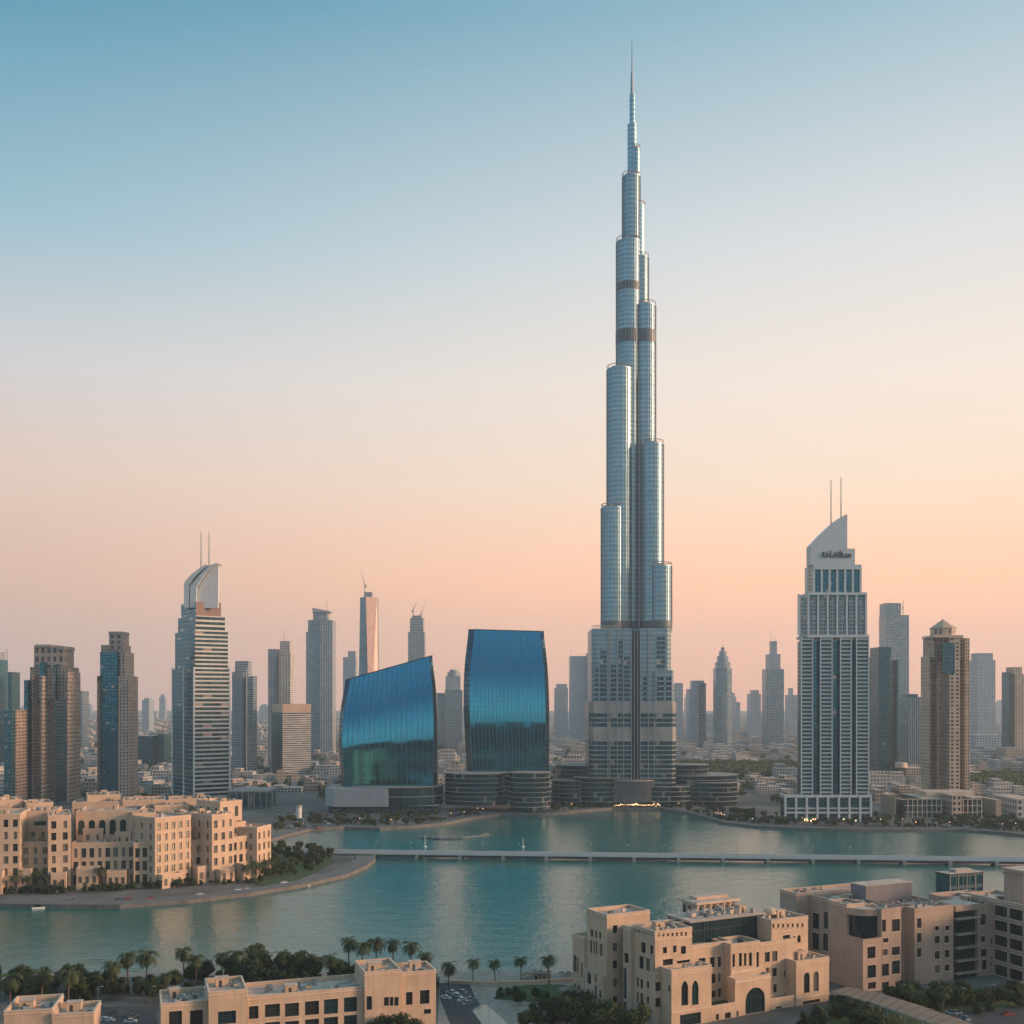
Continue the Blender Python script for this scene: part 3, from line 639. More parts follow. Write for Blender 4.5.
# --- mid distance, left
Y=1650; t=tw('grey blue residential tower directly right of the white bladed tower',244,Y); block(t,'shaft',232,248,672,775,Y,30,'f_grey'); block(t,'shaft',246,257,676,775,Y,26,'f_grey_glass',yo=-4); block(t,'crown',235,252,661,675,Y,24,'f_grey',yo=4); block(t,'fin',246,247.2,668,775,Y,3,'grey_panel',yo=-6)
Y=1800; t=tw('pale beige residential tower with a rounded corner turret behind the striped block',281,Y); block(t,'shaft',268,281,649,768,Y,30,'f_grey',yo=2); block(t,'shaft',279.5,294,652,768,Y,30,'f_low_white',bay=4); block(t,'turret',280,292,641,654,Y,20,'f_low_white',yo=4); mast(t,284,642,630,Y+8,.4)
Y=1640; t=tw('squat striped office block with a pink top band and a dark green left side',291,Y); corner(t,'body',272,282.5,311,712.5,775,Y,60,'f_teal_dark','f_stripe',bay=8,st=3.2); corner(t,'roof_band',272,282.5,311,704,712.5,Y,60,'sandstone_light','sandstone_pink',yo=-.6)
Y=2250; t=tw('tall grey tower with a flat angled hat roof left of the slanted blue building',321,Y); block(t,'shaft',306,325,632,757,Y,40,'f_grey_glass',yo=3); block(t,'shaft',320,336,620,757,Y,44,'f_grey',bay=5); block(t,'shoulder',308,334,620,640,Y,40,'f_grey',yo=6); block(t,'crown',313,330,611,622,Y,30,'f_grey',yo=8); mb=MB(); mb.prism([(X(312,Y),Y+4),(X(330,Y),Y+4),(X(330,Y),Y+36),(X(312,Y),Y+36)],Z(612,Y),Z(609,Y),'grey_panel','grey_panel',bottom=True,ztop=lambda p: Z(607.5 if p[0]<X(320,Y) else 611,Y)); mb.build('hat_roof',t); mast(t,327,611,598,Y+20,.4)
Y=2700; t=tw('short pale stepped tower just left of the tapering construction tower',351,Y); block(t,'shaft',343,358,657,745,Y,40,'f_far'); block(t,'crown',348,357,651,658,Y,30,'f_far',yo=5)
def taper_tower():
    Y=2350; t=tw('tapering glass tower under construction with a pink sunlit side, crane on top',368,Y)
    mb=MB(); z0,z1=GZ,Z(597,Y)
    A=[(X(357,Y),Y+10),(X(370,Y),Y-6),(X(378,Y),Y+10),(X(378,Y),Y+40),(X(357,Y),Y+40)]; B=[(X(359.5,Y),Y+10),(X(366,Y),Y-2),(X(376.5,Y),Y+10),(X(376.5,Y),Y+36),(X(359.5,Y),Y+36)]
    for i in range(5):
        j=(i+1)%5; mb.face([A[i]+(z0,),A[j]+(z0,),B[j]+(z1,),B[i]+(z1,)],'f_rose_glow' if i == 1 else 'f_grey_glass',[(0,0),(8,0),(8,80),(0,80)])
    mb.face([p+(z1,) for p in B],'roof_grey'); mb.build('shaft',t)
    block(t,'core',364,373,592,598,Y,20,'f_grey',yo=8)
taper_tower()
Y=2450; t=tw('concrete tower under construction behind the slanted blue building, two cranes on top',417,Y); block(t,'shaft',408,426,632,745,Y,40,'f_grey'); block(t,'upper_shaft',410,424.5,618,634,Y,34,'f_grey',yo=3,bay=4,st=6); block(t,'core',412,422,615.5,619,Y,20,'f_grey',yo=6)
def crane(px, pb, pt, jx, jy, Y, label):
    t = thing('tower_crane', (X(px,Y), Y, Z(pb,Y)), label, 'crane')
    mb=MB(); x=X(px,Y); mb.box(x-.7,x+.7,Y-.7,Y+.7,Z(pb,Y),Z(pt,Y),'grey_metal'); mb.build('mast',t)
    mb=MB(); mb.tube((x,Y,Z(pt+3,Y)),(X(jx,Y),Y+6,Z(jy,Y)),.7,'grey_metal',4,.4); mb.tube((x,Y,Z(pt,Y)),(X((px+jx)/2,Y),Y+3,Z((pt+jy)/2-1,Y)),.2,'grey_metal',3); mb.build('jib',t)
    mb=MB(); dx=-(X(jx,Y)-x)*.3; mb.tube((x,Y,Z(pt+3,Y)),(x+dx,Y-2,Z(pt+3,Y)),.6,'grey_metal',4); mb.box(x+dx-1.2,x+dx+1.2,Y-3.5,Y-.5,Z(pt+5,Y)-1.5,Z(pt+3,Y),'concrete'); mb.build('counter_jib',t)
crane(364.5,593,582,359.5,563,2362,'thin luffing crane on top of the tapering glass tower'); 
crane(413.5,618,607,417,601,2460,'shorter left crane on the concrete tower behind the slanted blue building'); crane(421.5,618,611,427,598,2466,'right crane with a raised jib on the concrete tower behind the slanted blue building')
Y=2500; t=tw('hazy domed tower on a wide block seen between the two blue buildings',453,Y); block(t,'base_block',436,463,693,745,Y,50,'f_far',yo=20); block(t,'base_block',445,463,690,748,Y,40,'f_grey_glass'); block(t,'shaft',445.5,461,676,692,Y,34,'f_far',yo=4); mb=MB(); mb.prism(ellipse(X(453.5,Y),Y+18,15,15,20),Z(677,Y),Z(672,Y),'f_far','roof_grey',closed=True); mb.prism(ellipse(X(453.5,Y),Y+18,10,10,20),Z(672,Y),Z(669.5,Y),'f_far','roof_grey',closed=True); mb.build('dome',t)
def mast_list(t,Y,l):
    for a,b,c in l: mast(t,a,b,c,Y,.4)
mast_list(t,2515,[(451,670,664),(455,670,663)])
Y=1850; t=tw('low dark green glass block between the slender tan tower and the white tower',154,Y); block(t,'body',138,160,736,768,Y,40,'f_teal_dark'); block(t,'body',158,171,734,768,Y,40,'f_teal_dark',yo=10)
Y=3600; t=tw('faint hazy tower standing alone between the tan tower and the white tower',147,Y); block(t,'shaft',142,154,700,734,Y,50,'f_far'); block(t,'crown',144,152,698,701,Y,30,'f_far',yo=6)
Y=2500; t=tw('narrow hazy blue tower in the gap right of the twin shafted beige tower',85,Y); block(t,'shaft',80,89,691,750,Y,40,'f_grey_glass')
# --- behind the central tower
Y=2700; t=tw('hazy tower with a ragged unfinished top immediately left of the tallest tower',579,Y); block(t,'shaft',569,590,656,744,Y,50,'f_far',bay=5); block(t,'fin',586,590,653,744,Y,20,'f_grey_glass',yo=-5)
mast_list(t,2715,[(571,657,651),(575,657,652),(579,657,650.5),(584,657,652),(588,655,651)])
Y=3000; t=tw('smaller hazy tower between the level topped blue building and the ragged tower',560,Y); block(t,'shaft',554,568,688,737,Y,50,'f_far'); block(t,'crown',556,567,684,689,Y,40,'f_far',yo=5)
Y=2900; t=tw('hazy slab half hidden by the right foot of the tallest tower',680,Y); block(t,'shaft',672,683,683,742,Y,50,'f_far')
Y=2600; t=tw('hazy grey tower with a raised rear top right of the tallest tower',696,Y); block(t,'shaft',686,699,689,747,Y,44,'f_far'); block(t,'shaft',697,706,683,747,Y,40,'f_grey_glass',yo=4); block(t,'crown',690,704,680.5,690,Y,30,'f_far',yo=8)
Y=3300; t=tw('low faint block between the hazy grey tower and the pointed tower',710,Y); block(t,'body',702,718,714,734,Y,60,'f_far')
def pointed():
    Y=2450; t=tw('slim tower with a sharp pointed glass crown right of the tallest tower',724,Y); cx=X(724,Y); r=X(732,Y)-cx
    mb=MB(); P=[(cx-r,Y),(cx-r*.35,Y-6),(cx+r*.35,Y-6),(cx+r,Y),(cx+r,Y+34),(cx-r,Y+34)]; mb.prism(P,GZ,Z(668,Y),'f_grey_glass','roof_grey',bay=4); mb.build('shaft',t)
    mb=MB()
    for s_,a,b in ((.82,668,662),(.62,662,656),(.42,656,651),(.2,651,647)):
        mb.prism([(cx+(x-cx)*s_,Y+14+(y-Y-14)*s_) for x,y in P],Z(a,Y),Z(b,Y),'f_far','roof_grey')
    mb.tube((cx,Y+14,Z(647,Y)),(cx,Y+14,Z(642,Y)),.9,'grey_metal',5,.2); mb.build('crown',t)
pointed()
Y=2550; t=tw('stepped hazy tower tapering to two masts left of the white pillared tower',773,Y); block(t,'shaft',762,784,669,745,Y,44,'f_grey_glass',bay=5); block(t,'upper_shaft',765.5,780.5,654,670,Y,34,'f_far',yo=5); block(t,'crown',769.5,777,641,655,Y,24,'f_far',yo=8); mast_list(t,2564,[(771,641,627),(775,641,637)])
Y=3100; t=tw('hazy rounded slab immediately left of the stepped two mast tower',754,Y); block(t,'shaft',747,761,694,741,Y,50,'f_far'); block(t,'crown',750,759,690,695,Y,40,'f_far',yo=6)
Y=3300; t=tw('hazy tower partly hidden by the left edge of the white pillared tower',791,Y); block(t,'shaft',785,799,695,738,Y,50,'f_far'); block(t,'crown',788,793,688,696,Y,30,'f_far',yo=6)
Y=3500; t=tw('faint low tower between the pointed tower and the rounded slab',737,Y); block(t,'shaft',733,740,702,735,Y,50,'f_far')
# faint skyline, far out
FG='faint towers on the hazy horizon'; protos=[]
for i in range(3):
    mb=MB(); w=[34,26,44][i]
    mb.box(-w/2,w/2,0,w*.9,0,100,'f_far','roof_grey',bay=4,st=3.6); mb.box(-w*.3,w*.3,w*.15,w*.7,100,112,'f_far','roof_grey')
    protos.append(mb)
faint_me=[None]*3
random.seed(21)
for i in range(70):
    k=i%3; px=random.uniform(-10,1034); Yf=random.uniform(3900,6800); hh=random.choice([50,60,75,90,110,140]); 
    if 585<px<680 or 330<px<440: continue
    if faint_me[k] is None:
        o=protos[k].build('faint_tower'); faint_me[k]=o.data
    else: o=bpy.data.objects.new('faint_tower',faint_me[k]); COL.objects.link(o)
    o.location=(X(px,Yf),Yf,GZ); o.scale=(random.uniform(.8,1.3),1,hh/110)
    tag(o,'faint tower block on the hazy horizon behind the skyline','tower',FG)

# ================================================================== WHITE PILLARED TOWER, RIGHT
def pillared():
    Y=1020; t=tw('white pillared tower with dark glass strips and a lettered quarter sail crown',832,Y)
    def seg(part,a,b,pt,pb,mat,yo=0,d=36,bay=3.5,st=3.6,roof='roof_grey'): return block(t,part,a,b,pt,pb,Y,d,mat,bay,st,yo,roof)
    seg('glass_strip',797.5,868.5,640,796,'f_navy',yo=3,d=34,bay=3)
    # balcony bays with side piers
    bays=[(800.5,812.5),(819.5,832),(839.5,851),(855.5,868.5)]
    for a,b in bays:
        x0,x1=X(a,Y),X(b,Y); mb=MB(); zt=Z(637,Y)
        mb.box(x0,x1,Y-1,Y+4,GZ,zt,'f_teal_dark','roof_grey',bay=(x1-x0)/3,st=3.63)
        for x in (x0,x1-.9): mb.box(x,x+.9,Y-2.2,Y-1.01,GZ+22,zt,'sail_white')
        z=GZ+26
        while z<zt-2: mb.box(x0+.9,x1-.9,Y-2.0,Y-1.02,z,z+1.35,'slab_grey',bottom=True); z+=3.63
        mb.build('balcony_bay',t)
    seg('cornice',796.5,869,634.5,637.5,'sail_white',yo=-2,d=40)
    seg('upper_shaft',799,866,594,634.5,'f_navy',yo=4,d=30,bay=3)
    for i in range(8):
        a=799+67*i/7.0; x=X(a,Y+2); w=.9
        mb=MB(); mb.box(x-w,x+w,Y+1.5,Y+4,Z(634.5,Y),Z(594,Y),'sail_white'); mb.build('pier',t)
    for i in range(7):
        a=799+67*(i+.22)/7; b=799+67*(i+.8)/7; x0,x1=X(a,Y+3),X(b,Y+3); mb=MB(); mb.box(x0,x1,Y+3,Y+4,Z(634,Y),Z(597,Y),'f_grey','roof_grey',bay=2.4,st=3.3); mb.build('window_bay',t)
    seg('cornice',798,867,592.3,595,'sail_white',yo=1,d=36)
    seg('crown_base',805.5,861,567,592.3,'f_navy',yo=5,d=26,bay=3)
    for i in range(8):
        x=X(806+54.5*i/7.0,Y+4); mb=MB(); mb.box(x-.95,x+.95,Y+3.2,Y+5,Z(592.3,Y),Z(567,Y),'sail_white'); mb.build('pier',t)
    seg('cornice',805,861.5,564.5,569.5,'sail_white',yo=2.9,d=31)
    # sail
    Yb=Y+6; pts=[(811,565),(855,565),(855,548.5),(847.3,548.5),(847.3,514)]
    for k in range(1,13):
        f=k/12.0; pts.append((847.3-36.3*f, 514+31.5*(1-sqrt(max(0,1-f**1.75)))**1.0 if f<1 else 545.5))
    c=[(847.3-36.3*f, 514+31.5*(f**1.28)) for f in [k/12 for k in range(1,13)]]; pts=pts[:5]+c
    def ext(pts,y0,y1,mat,nm):
        mb=MB(); W=[(X(a,Yb),Z(b,Yb)) for a,b in pts]; n=len(W)
        mb.face([(x,y0,z) for x,z in W],mat); mb.face([(x,y1,z) for x,z in reversed(W)],mat)
        for i in range(n):
            a,b=W[i],W[(i+1)%n]; mb.face([(a[0],y1,a[1]),(b[0],y1,b[1]),(b[0],y0,b[1]),(a[0],y0,a[1])],mat)
        return mb.build(nm,t)
    ext(pts,Yb,Yb+16,'sail_white','sail_crown')
    for a,p0 in ((831,527),(841,519)): mast(t,a,p0,480 if a==831 else 477,Yb+8,.55)
    # lettering on the crown
    cu=bpy.data.curves.new('lettering','FONT'); cu.body='IUrıLıAEłIʟıue'; cu.size=7.4; cu.extrude=.25; cu.align_x='CENTER'; cu.offset=.12
    o=bpy.data.objects.new('lettering',cu); COL.objects.link(o)
    dg=bpy.context.evaluated_depsgraph_get(); me=bpy.data.meshes.new_from_object(o.evaluated_get(dg)); bpy.data.objects.remove(o)
    xs=[v.co.x for v in me.vertices]; w=max(xs)-min(xs); k=(X(851,Yb)-X(822,Yb))/w
    for v in me.vertices: v.co=Vector((v.co.x*k, -v.co.z, v.co.y))
    me.materials.append(MATS['frame_dark']); L_=bpy.data.objects.new('lettering',me); COL.objects.link(L_); L_.parent=t
    L_.location=Vector((X(836.5,Yb),Yb-.35,Z(557.5,Yb)))-t.location
    mb=MB(); 
    for px in (828,830.5,840): mb.box(X(px,Yb),X(px+1.3,Yb),Yb-.5,Yb-.1,Z(551.5,Yb),Z(550.6,Yb),'frame_dark')
    mb.build('lettering',t)
    # base colonnade
    a0,a1=784.5,872; Yf=Y-10; zt=Z(795,Yf); z0=GZ
    mb=MB(); mb.box(X(a0,Yf)+1,X(a1,Yf)-1,Yf+2,Yf+20,z0,zt-1,'f_teal_dark','roof_gravel',bay=4,st=4.5); mb.build('base_hall',t)
    mb=MB()
    for pz0,pz1 in ((795,797.6),(807.8,809),(811.8,813.6)): mb.box(X(a0,Yf),X(a1,Yf),Yf,Yf+2.02,Z(pz1,Yf),Z(pz0,Yf),'sail_white')
    for i in range(9):
        x=X(a0,Yf)+.9+(X(a1,Yf)-X(a0,Yf)-1.8)*i/8; mb.box(x-.9,x+.9,Yf-.25,Yf+1.8,z0,Z(795.6,Yf),'sail_white')
    mb.build('colonnade',t)
    mb=MB(); mb.box(X(a1,Yf)-1.9,X(a1,Yf),Yf+2.05,Yf+20,zt-3,zt-.1,'sail_white'); mb.box(X(a0,Yf),X(a0,Yf)+1.9,Yf+2.05,Yf+20,zt-3,zt-.1,'sail_white'); mb.build('parapet',t)
pillared()
Y=1500; t=tw('dark teal glass tower directly right of the white pillared tower',884,Y); block(t,'shaft',868,890,656,784,Y,44,'f_teal_dark',bay=6,st=3.4,yo=0); block(t,'shaft',886,898.5,660,784,Y,40,'f_teal_dark',yo=5); block(t,'upper_shaft',870,891,647,660,Y,36,'f_teal_dark',yo=3)
Y=2650; t=tw('tall pale hazy tower with a crane on its roof behind the dark teal tower',893,Y); block(t,'shaft',879,909,615,744,Y,50,'f_grey_glass',bay=6); block(t,'upper_shaft',879.5,901,603,618,Y,40,'f_grey_glass',yo=4,bay=6); mast(t,890,603,598,Y+10,.4)
crane(903,616,604,905,598,2665,'small crane on the roof of the pale hazy tower')
Y=1750; t=tw('mid blue glass tower with vertical ribs between the dark teal and beige towers',911,Y); block(t,'shaft',899,925,697,774,Y,40,'f_teal',bay=3); block(t,'crown',902,918,694,698,Y,30,'f_teal_dark',yo=4)
for i in range(8):
    mb=MB(); x=span(899,925,Y,40)[0]+(X(925,Y)-span(899,925,Y,40)[0])*(i+.5)/8; mb.box(x-.5,x+.5,Y-1.2,Y-.01,GZ,Z(697,Y),'grey_panel'); mb.build('rib',t)
def beige_right():
    Y=1150; t=tw('beige apartment tower with a small pyramid cupola standing over a beige podium',943,Y)
    block(t,'window_strip',921,930,656,797,Y,26,'f_beige_tall',yo=6,bay=3); block(t,'glass_strip',927,938,640,797,Y,28,'f_brown',yo=3,bay=2.4)
    block(t,'window_strip',937,960,637.5,797,Y,34,'f_beige',yo=-4,bay=4.4,st=4.1); block(t,'corner_strip',958,965,638,797,Y,30,'f_beige_tall',yo=0,bay=3)
    block(t,'shoulder',923,963,636,660,Y,30,'f_brown',yo=5)
    mb=MB(); x0,x1=X(942.5,Y-5),X(955,Y-5); mb.box(x0,x1,Y-4.6,Y-4.02,Z(674,Y-5),Z(643,Y-5),'f_teal_dark',bay=3,st=4); mb.build('glass_bay',t)
    block(t,'cornice',922,963.5,635,637.5,Y,34,'sandstone_light',yo=-5)
    mb=MB(); cx=X(945.3,Y+8); r=X(957.5,Y+8)-cx; mb.prism(ellipse(cx,Y+14,r,r,8,pi/8,2*pi+pi/8),Z(635,Y),Z(627.5,Y),'f_beige_tall','roof_grey',bay=4,st=8); mb.build('cupola_drum',t)
    mb=MB(); E=ellipse(cx,Y+14,r*1.1,r*1.1,8,pi/8,2*pi+pi/8)
    for i in range(8): mb.face([E[i]+(Z(627.6,Y),),E[(i+1)%8]+(Z(627.6,Y),),(cx,Y+14,Z(618,Y))],'sandstone')
    mb.build('cupola_roof',t)
    p=thing('podium_building',(X(950,1060),1060,GZ),'wide low beige building with white framed window bays on the right shore','building')
    Y=1050
    block(p,'end_wall',882,895,797,822,Y,40,'sandstone_pink',roof='roof_gravel'); block(p,'glass_corner',892,905,800,824,Y,30,'dark_teal_glass',yo=-3,roof='roof_gravel')
    block(p,'body',902,942,799,822,Y,60,'f_teal_dark',roof='roof_gravel',bay=4,st=6)
    block(p,'entrance_tower',941,952,795,824,Y,50,'f_beige',yo=-5,roof='roof_gravel',bay=5,st=6); block(p,'body',951,984,798,824,Y,50,'f_teal_dark',yo=-1,roof='roof_gravel',bay=4,st=6)
    block(p,'end_wall',979,996,800,821,Y,50,'sandstone_pink',yo=-3,roof='roof_gravel'); block(p,'body',994,1040,799,818,Y,50,'f_low_white',roof='roof_gravel',bay=5,st=6)
    block(p,'roof_pavilion',915,975,792,799,Y+22,30,'sandstone_light',roof='roof_gravel')
    for (a,b,nx,yy) in ((903,941,8,Y-.4),(953,981,6,Y-1.6)):
        mb=MB(); z0,z1=Z(818.5,Y),Z(799,Y)
        for i in range(nx+1):
            x=X(a,Y)+(X(b,Y)-X(a,Y))*i/nx; mb.box(x-.35,x+.35,yy-.5,yy,z0,z1,'sandstone_light')
        for j in range(4):
            z=z0+(z1-z0)*j/3-.4; mb.box(X(a,Y)-.3,X(b,Y)+.3,yy-.3,yy+.1,z,z+.7,'sandstone_light')
        mb.build('window_frames',p)
beige_right()
Y=2700; t=tw('hazy pale ribbed tower with chamfered shoulders near the right edge',982,Y); block(t,'shaft',969,995.5,660,741,Y,50,'f_far',bay=5); block(t,'crown',971,993,653,661,Y,40,'f_far',yo=5); block(t,'base_block',964,1006,735,757,2250,60,'f_far',bay=6,st=5)
Y=2000; t=tw('beige tower with a dark blue left side, cut by the right edge',1015,Y); block(t,'glass_strip',1002,1009,672,765,Y,30,'f_navy',yo=6); block(t,'shaft',1007,1034,674,765,Y,34,'f_beige_tall',bay=5); block(t,'crown',1006,1022,667,675,Y,30,'f_beige',yo=4); block(t,'base_block',996,1040,748,768,Y-30,40,'f_low')
Y=1480; t=tw('low domed beige arcade building between the dark teal and beige towers',905,Y); block(t,'body',896,926,768,784,Y,40,'f_low',roof='roof_gravel'); mb=MB(); mb.prism(ellipse(X(904,Y),Y+12,8,8,20),Z(768,Y),Z(763,Y),'sandstone_light','roof_gravel',closed=True); mb.build('dome',t)
# dark glass hall behind the hotel and plaza tower
Y=1130; t=thing('glass_hall',(X(250,Y),Y,GZ),'low dark glass hall with pale columns behind the right end of the waterfront hotel','building')
block(t,'body',228,276,792,809,Y,40,'f_teal_dark',bay=5,st=16)
for px in range(230,277,6):
    mb=MB(); mb.box(X(px,Y),X(px,Y)+.6,Y-.8,Y-.02,GZ,Z(791.5,Y),'concrete'); mb.build('column',t)
block(t,'cornice',226,277,790.5,792.2,Y-1,44,'concrete')
Y=1040; t=thing('plaza_tower',(X(299,Y),Y,GZ),'small round white plaza turret on the far shore left of the slanted blue building','turret'); mb=MB(); mb.prism(ellipse(X(299,Y),Y,2.6,2.6,16),GZ,Z(807,Y),'white_paint','concrete',closed=True,smooth=True); mb.build('shaft',t); mb=MB(); mb.prism(ellipse(X(299,Y),Y,3.2,3.2,16),Z(807,Y),Z(805.5,Y),'concrete','concrete',closed=True,bottom=True); mb.build('cap',t)

# ================================================================== WALLS WITH REAL OPENINGS (near buildings)
class House:
    """a thing built of blocks whose walls have recessed openings filled by window parts"""
    def __init__(s, name, loc, label, cat, group=None):
        s.root = thing(name, loc, label, cat, group); s.w = MB(); s.wins = []; s.wm = 'sandstone'; s.trim = True
    def wall(s, p0, p1, z0, z1, ops, mat=None, depth=.55, uz=None):
        """ops: (u0,u1,za,zb,kind) kind: 0 plain, 1 round arch, 2 pointed arch, 'b' blue glass"""
        mat = mat or s.wm; L = math.dist(p0, p1); d = ((p1[0]-p0[0])/L, (p1[1]-p0[1])/L); n = (d[1], -d[0])
        ops = [(max(.15,a), min(L-.15,b), max(z0+.1,c), min(z1-.1,e), k) for a,b,c,e,k in ops]
        ops = [o for o in ops if o[1]-o[0] > .3 and o[3]-o[2] > .4]
        us = sorted({0, L, *[o[0] for o in ops], *[o[1] for o in ops]}); zs = sorted({z0, z1, *[o[2] for o in ops], *[o[3] for o in ops]})
        def P(u, z, dd=0): return (p0[0]+d[0]*u-n[0]*dd, p0[1]+d[1]*u-n[1]*dd, z)
        for i in range(len(us)-1):
            for j in range(len(zs)-1):
                um, zm = (us[i]+us[i+1])/2, (zs[j]+zs[j+1])/2
                if any(o[0]<um<o[1] and o[2]<zm<o[3] for o in ops): continue
                s.w.face([P(us[i],zs[j]),P(us[i+1],zs[j]),P(us[i+1],zs[j+1]),P(us[i],zs[j+1])], mat)
        for (a, b, c, e, k) in ops:
            r = (b-a)/2; m = (a+b)/2
            if k in (1, 2):
                nn = 10; hh = r if k == 1 else r*1.5; zc = e-hh
                if k == 1: crv = [(m-r*cos(pi*i/nn), zc+hh*sin(pi*i/nn)) for i in range(nn+1)]
                else: crv = [(m-r*(1-(i/nn*2)) if i<=nn/2 else m+r*((i/nn*2)-1), zc+hh*(sin(pi/2*min(1,(i/nn*2 if i<=nn/2 else 2-i/nn*2)))**.8)) for i in range(nn+1)]
                for i in range(nn):
                    q0, q1 = crv[i], crv[i+1]
                    s.w.face([P(q0[0],q0[1]),P(q1[0],q1[1]),P(q1[0],e),P(q0[0],e)], mat)
                out = [(a,c),(b,c)]+[(u,z) for u,z in reversed(crv)]
            else: out = [(a,c),(b,c),(b,e),(a,e)]
            for i in range(len(out)):
                q0, q1 = out[i], out[(i+1)%len(out)]
                if math.dist(q0,q1) < 1e-4: continue
                s.w.face([P(q1[0],q1[1]),P(q0[0],q0[1]),P(q0[0],q0[1],depth),P(q1[0],q1[1],depth)], mat)
            def slab(u0,u1,za,zb,out_,mt): s.w.prism([P(u0,0,-out_)[:2],P(u1,0,-out_)[:2],P(u1,0,-.004)[:2],P(u0,0,-.004)[:2]],za,zb,mt,mt,bottom=True)
            if b-a > .9 and a > .35 and b < L-.35 and c > z0+.5:
                slab(a-.22,b+.22,c-.28,c-.02,.22,'sandstone_light')
                if k == 0 and s.trim: slab(a-.22,b+.22,e+.02,e+.24,.14,'sandstone_light')
            if k == 0 and e-c > 2.2 and (b-a) > 1.6 and random.random() < .3:     # drawn curtain or blind behind the pane
                pass
            W = MB(); g = 'blue_window' if k == 'b' else 'dark_teal_glass' if (b-a)*(e-c) > 20 else 'window_glass'
            W.face([P(u,z,depth-.02) for u,z in out], g)
            W0 = W; W = MB(); W0.frame = W; fw = .09; dd = depth-.14
            def bar(u0,u1,za,zb): W.prism([P(u0,0,dd)[:2],P(u1,0,dd)[:2],P(u1,0,dd+.1)[:2],P(u0,0,dd+.1)[:2]], za, zb, 'frame_dark','frame_dark',bottom=True)
            bar(a,a+fw,c,e-(r if k in(1,2) else 0)); bar(b-fw,b,c,e-(r if k in(1,2) else 0)); bar(a+fw,b-fw,c,c+fw)
            if k not in (1,2): bar(a+fw,b-fw,e-fw,e)
            nm = max(1, round((b-a)/1.5))
            for q in range(1, nm): u = a+(b-a)*q/nm; bar(u-fw/2,u+fw/2,c+fw,e-fw-(r*.3 if k in(1,2) else 0))
            if e-c > 3: zz = c+(e-c)*.62; bar(a+fw,b-fw,zz,zz+fw)
            W0.area = (b-a)*(e-c); s.wins.append(W0)
    def mass(s, poly, z0, z1, ops={}, mat=None, roof='roof_gravel', par=1.1, cap='sandstone_light', sill=True):
        """block with parapet and sunk roof; ops maps edge index -> openings"""
        n = len(poly); mat = mat or s.wm
        for i in range(n): s.wall(poly[i], poly[(i+1)%n], z0, z1, ops.get(i, []), mat)
        q = inset(poly, .45); o = inset(poly, -.12)
        for i in range(n):
            j = (i+1)%n
            s.w.face([o[i]+(z1+.25,),o[j]+(z1+.25,),q[j]+(z1+.25,),q[i]+(z1+.25,)], cap)
            s.w.face([o[i]+(z1,),o[j]+(z1,),o[j]+(z1+.25,),o[i]+(z1+.25,)], cap)
            s.w.face([poly[i]+(z1,),o[i]+(z1,),o[j]+(z1,),poly[j]+(z1,)][::-1], cap)
            s.w.face([q[j]+(z1-par,),q[i]+(z1-par,),q[i]+(z1+.25,),q[j]+(z1+.25,)], mat)
        s.w.face([p+(z1-par,) for p in q], roof)
        o2 = inset(poly, -.22)                                      # moulding below the parapet
        if z1-z0 > 6:
            za, zb = z1-.95, z1-.65
            for i in range(n):
                j = (i+1)%n
                s.w.face([o2[i]+(za,),o2[j]+(za,),o2[j]+(zb,),o2[i]+(zb,)], cap); s.w.face([o2[i]+(zb,),o2[j]+(zb,),poly[j]+(zb,),poly[i]+(zb,)], cap)
                s.w.face([poly[i]+(za,),poly[j]+(za,),o2[j]+(za,),o2[i]+(za,)], cap)
        return z1-par
    def clutter(s, fr, u0, u1, v0, v1, z, n, big=1.0):
        if u1-u0 > 9 and v1-v0 > 9 and n >= 3:                       # stair house
            u = random.uniform(u0+1,u1-6); v = random.uniform(v0+2,v1-5); mb = MB(); w, d = random.uniform(3,4.5), random.uniform(2.6,3.6)
            mb.obox(fr,u,u+w,v,v+d,z+.004,z+2.7,s.wm,bottom=False); mb.obox(fr,u-.2,u+w+.2,v-.2,v+d+.2,z+2.7,z+2.95,'roof_gravel',bottom=True); mb.obox(fr,u+1,u+1.9,v-.05,v-.004,z+.01,z+2.1,'frame_dark'); mb.build('stair_house',s.root)
        for i in range(int(n*1.7)):
            if u1-u0 < 3 or v1-v0 < 3: return
            u = random.uniform(u0+1, u1-1.5); v = random.uniform(v0+1, v1-1.5); mb = MB(); k = random.random()
            if k < .65:
                w, d, h = random.uniform(.9,2.4)*big, random.uniform(.8,1.6)*big, random.uniform(.7,1.6)*big
                mt = random.choice(['grey_metal','concrete','concrete','grey_panel','sandstone_light','sandstone','mech_dark'])
                mb.obox(fr,u,u+w,v,v+d,z+.15,z+h,mt,bottom=True); 
                for a in (.1,w-.25): mb.obox(fr,u+a,u+a+.15,v+.1,v+.25,z,z+.151,'dark_metal')
                mb.obox(fr,u+w*.2,u+w*.8,v+d*.2,v+d*.8,z+h,z+h+.12,'dark_metal'); mb.build('rooftop_unit',s.root)
            elif k < .85:
                p = fr(u,v); q = fr(u+random.uniform(2,5),v); mb.tube((p[0],p[1],z+.4),(q[0],q[1],z+.4),.18,'grey_metal',6); mb.build('roof_duct',s.root)
            else:
                p = fr(u,v); mb.prism(ellipse(p[0],p[1],.9*big,.9*big,12),z,z+1.5*big,'concrete','concrete',closed=True); mb.build('water_tank',s.root)
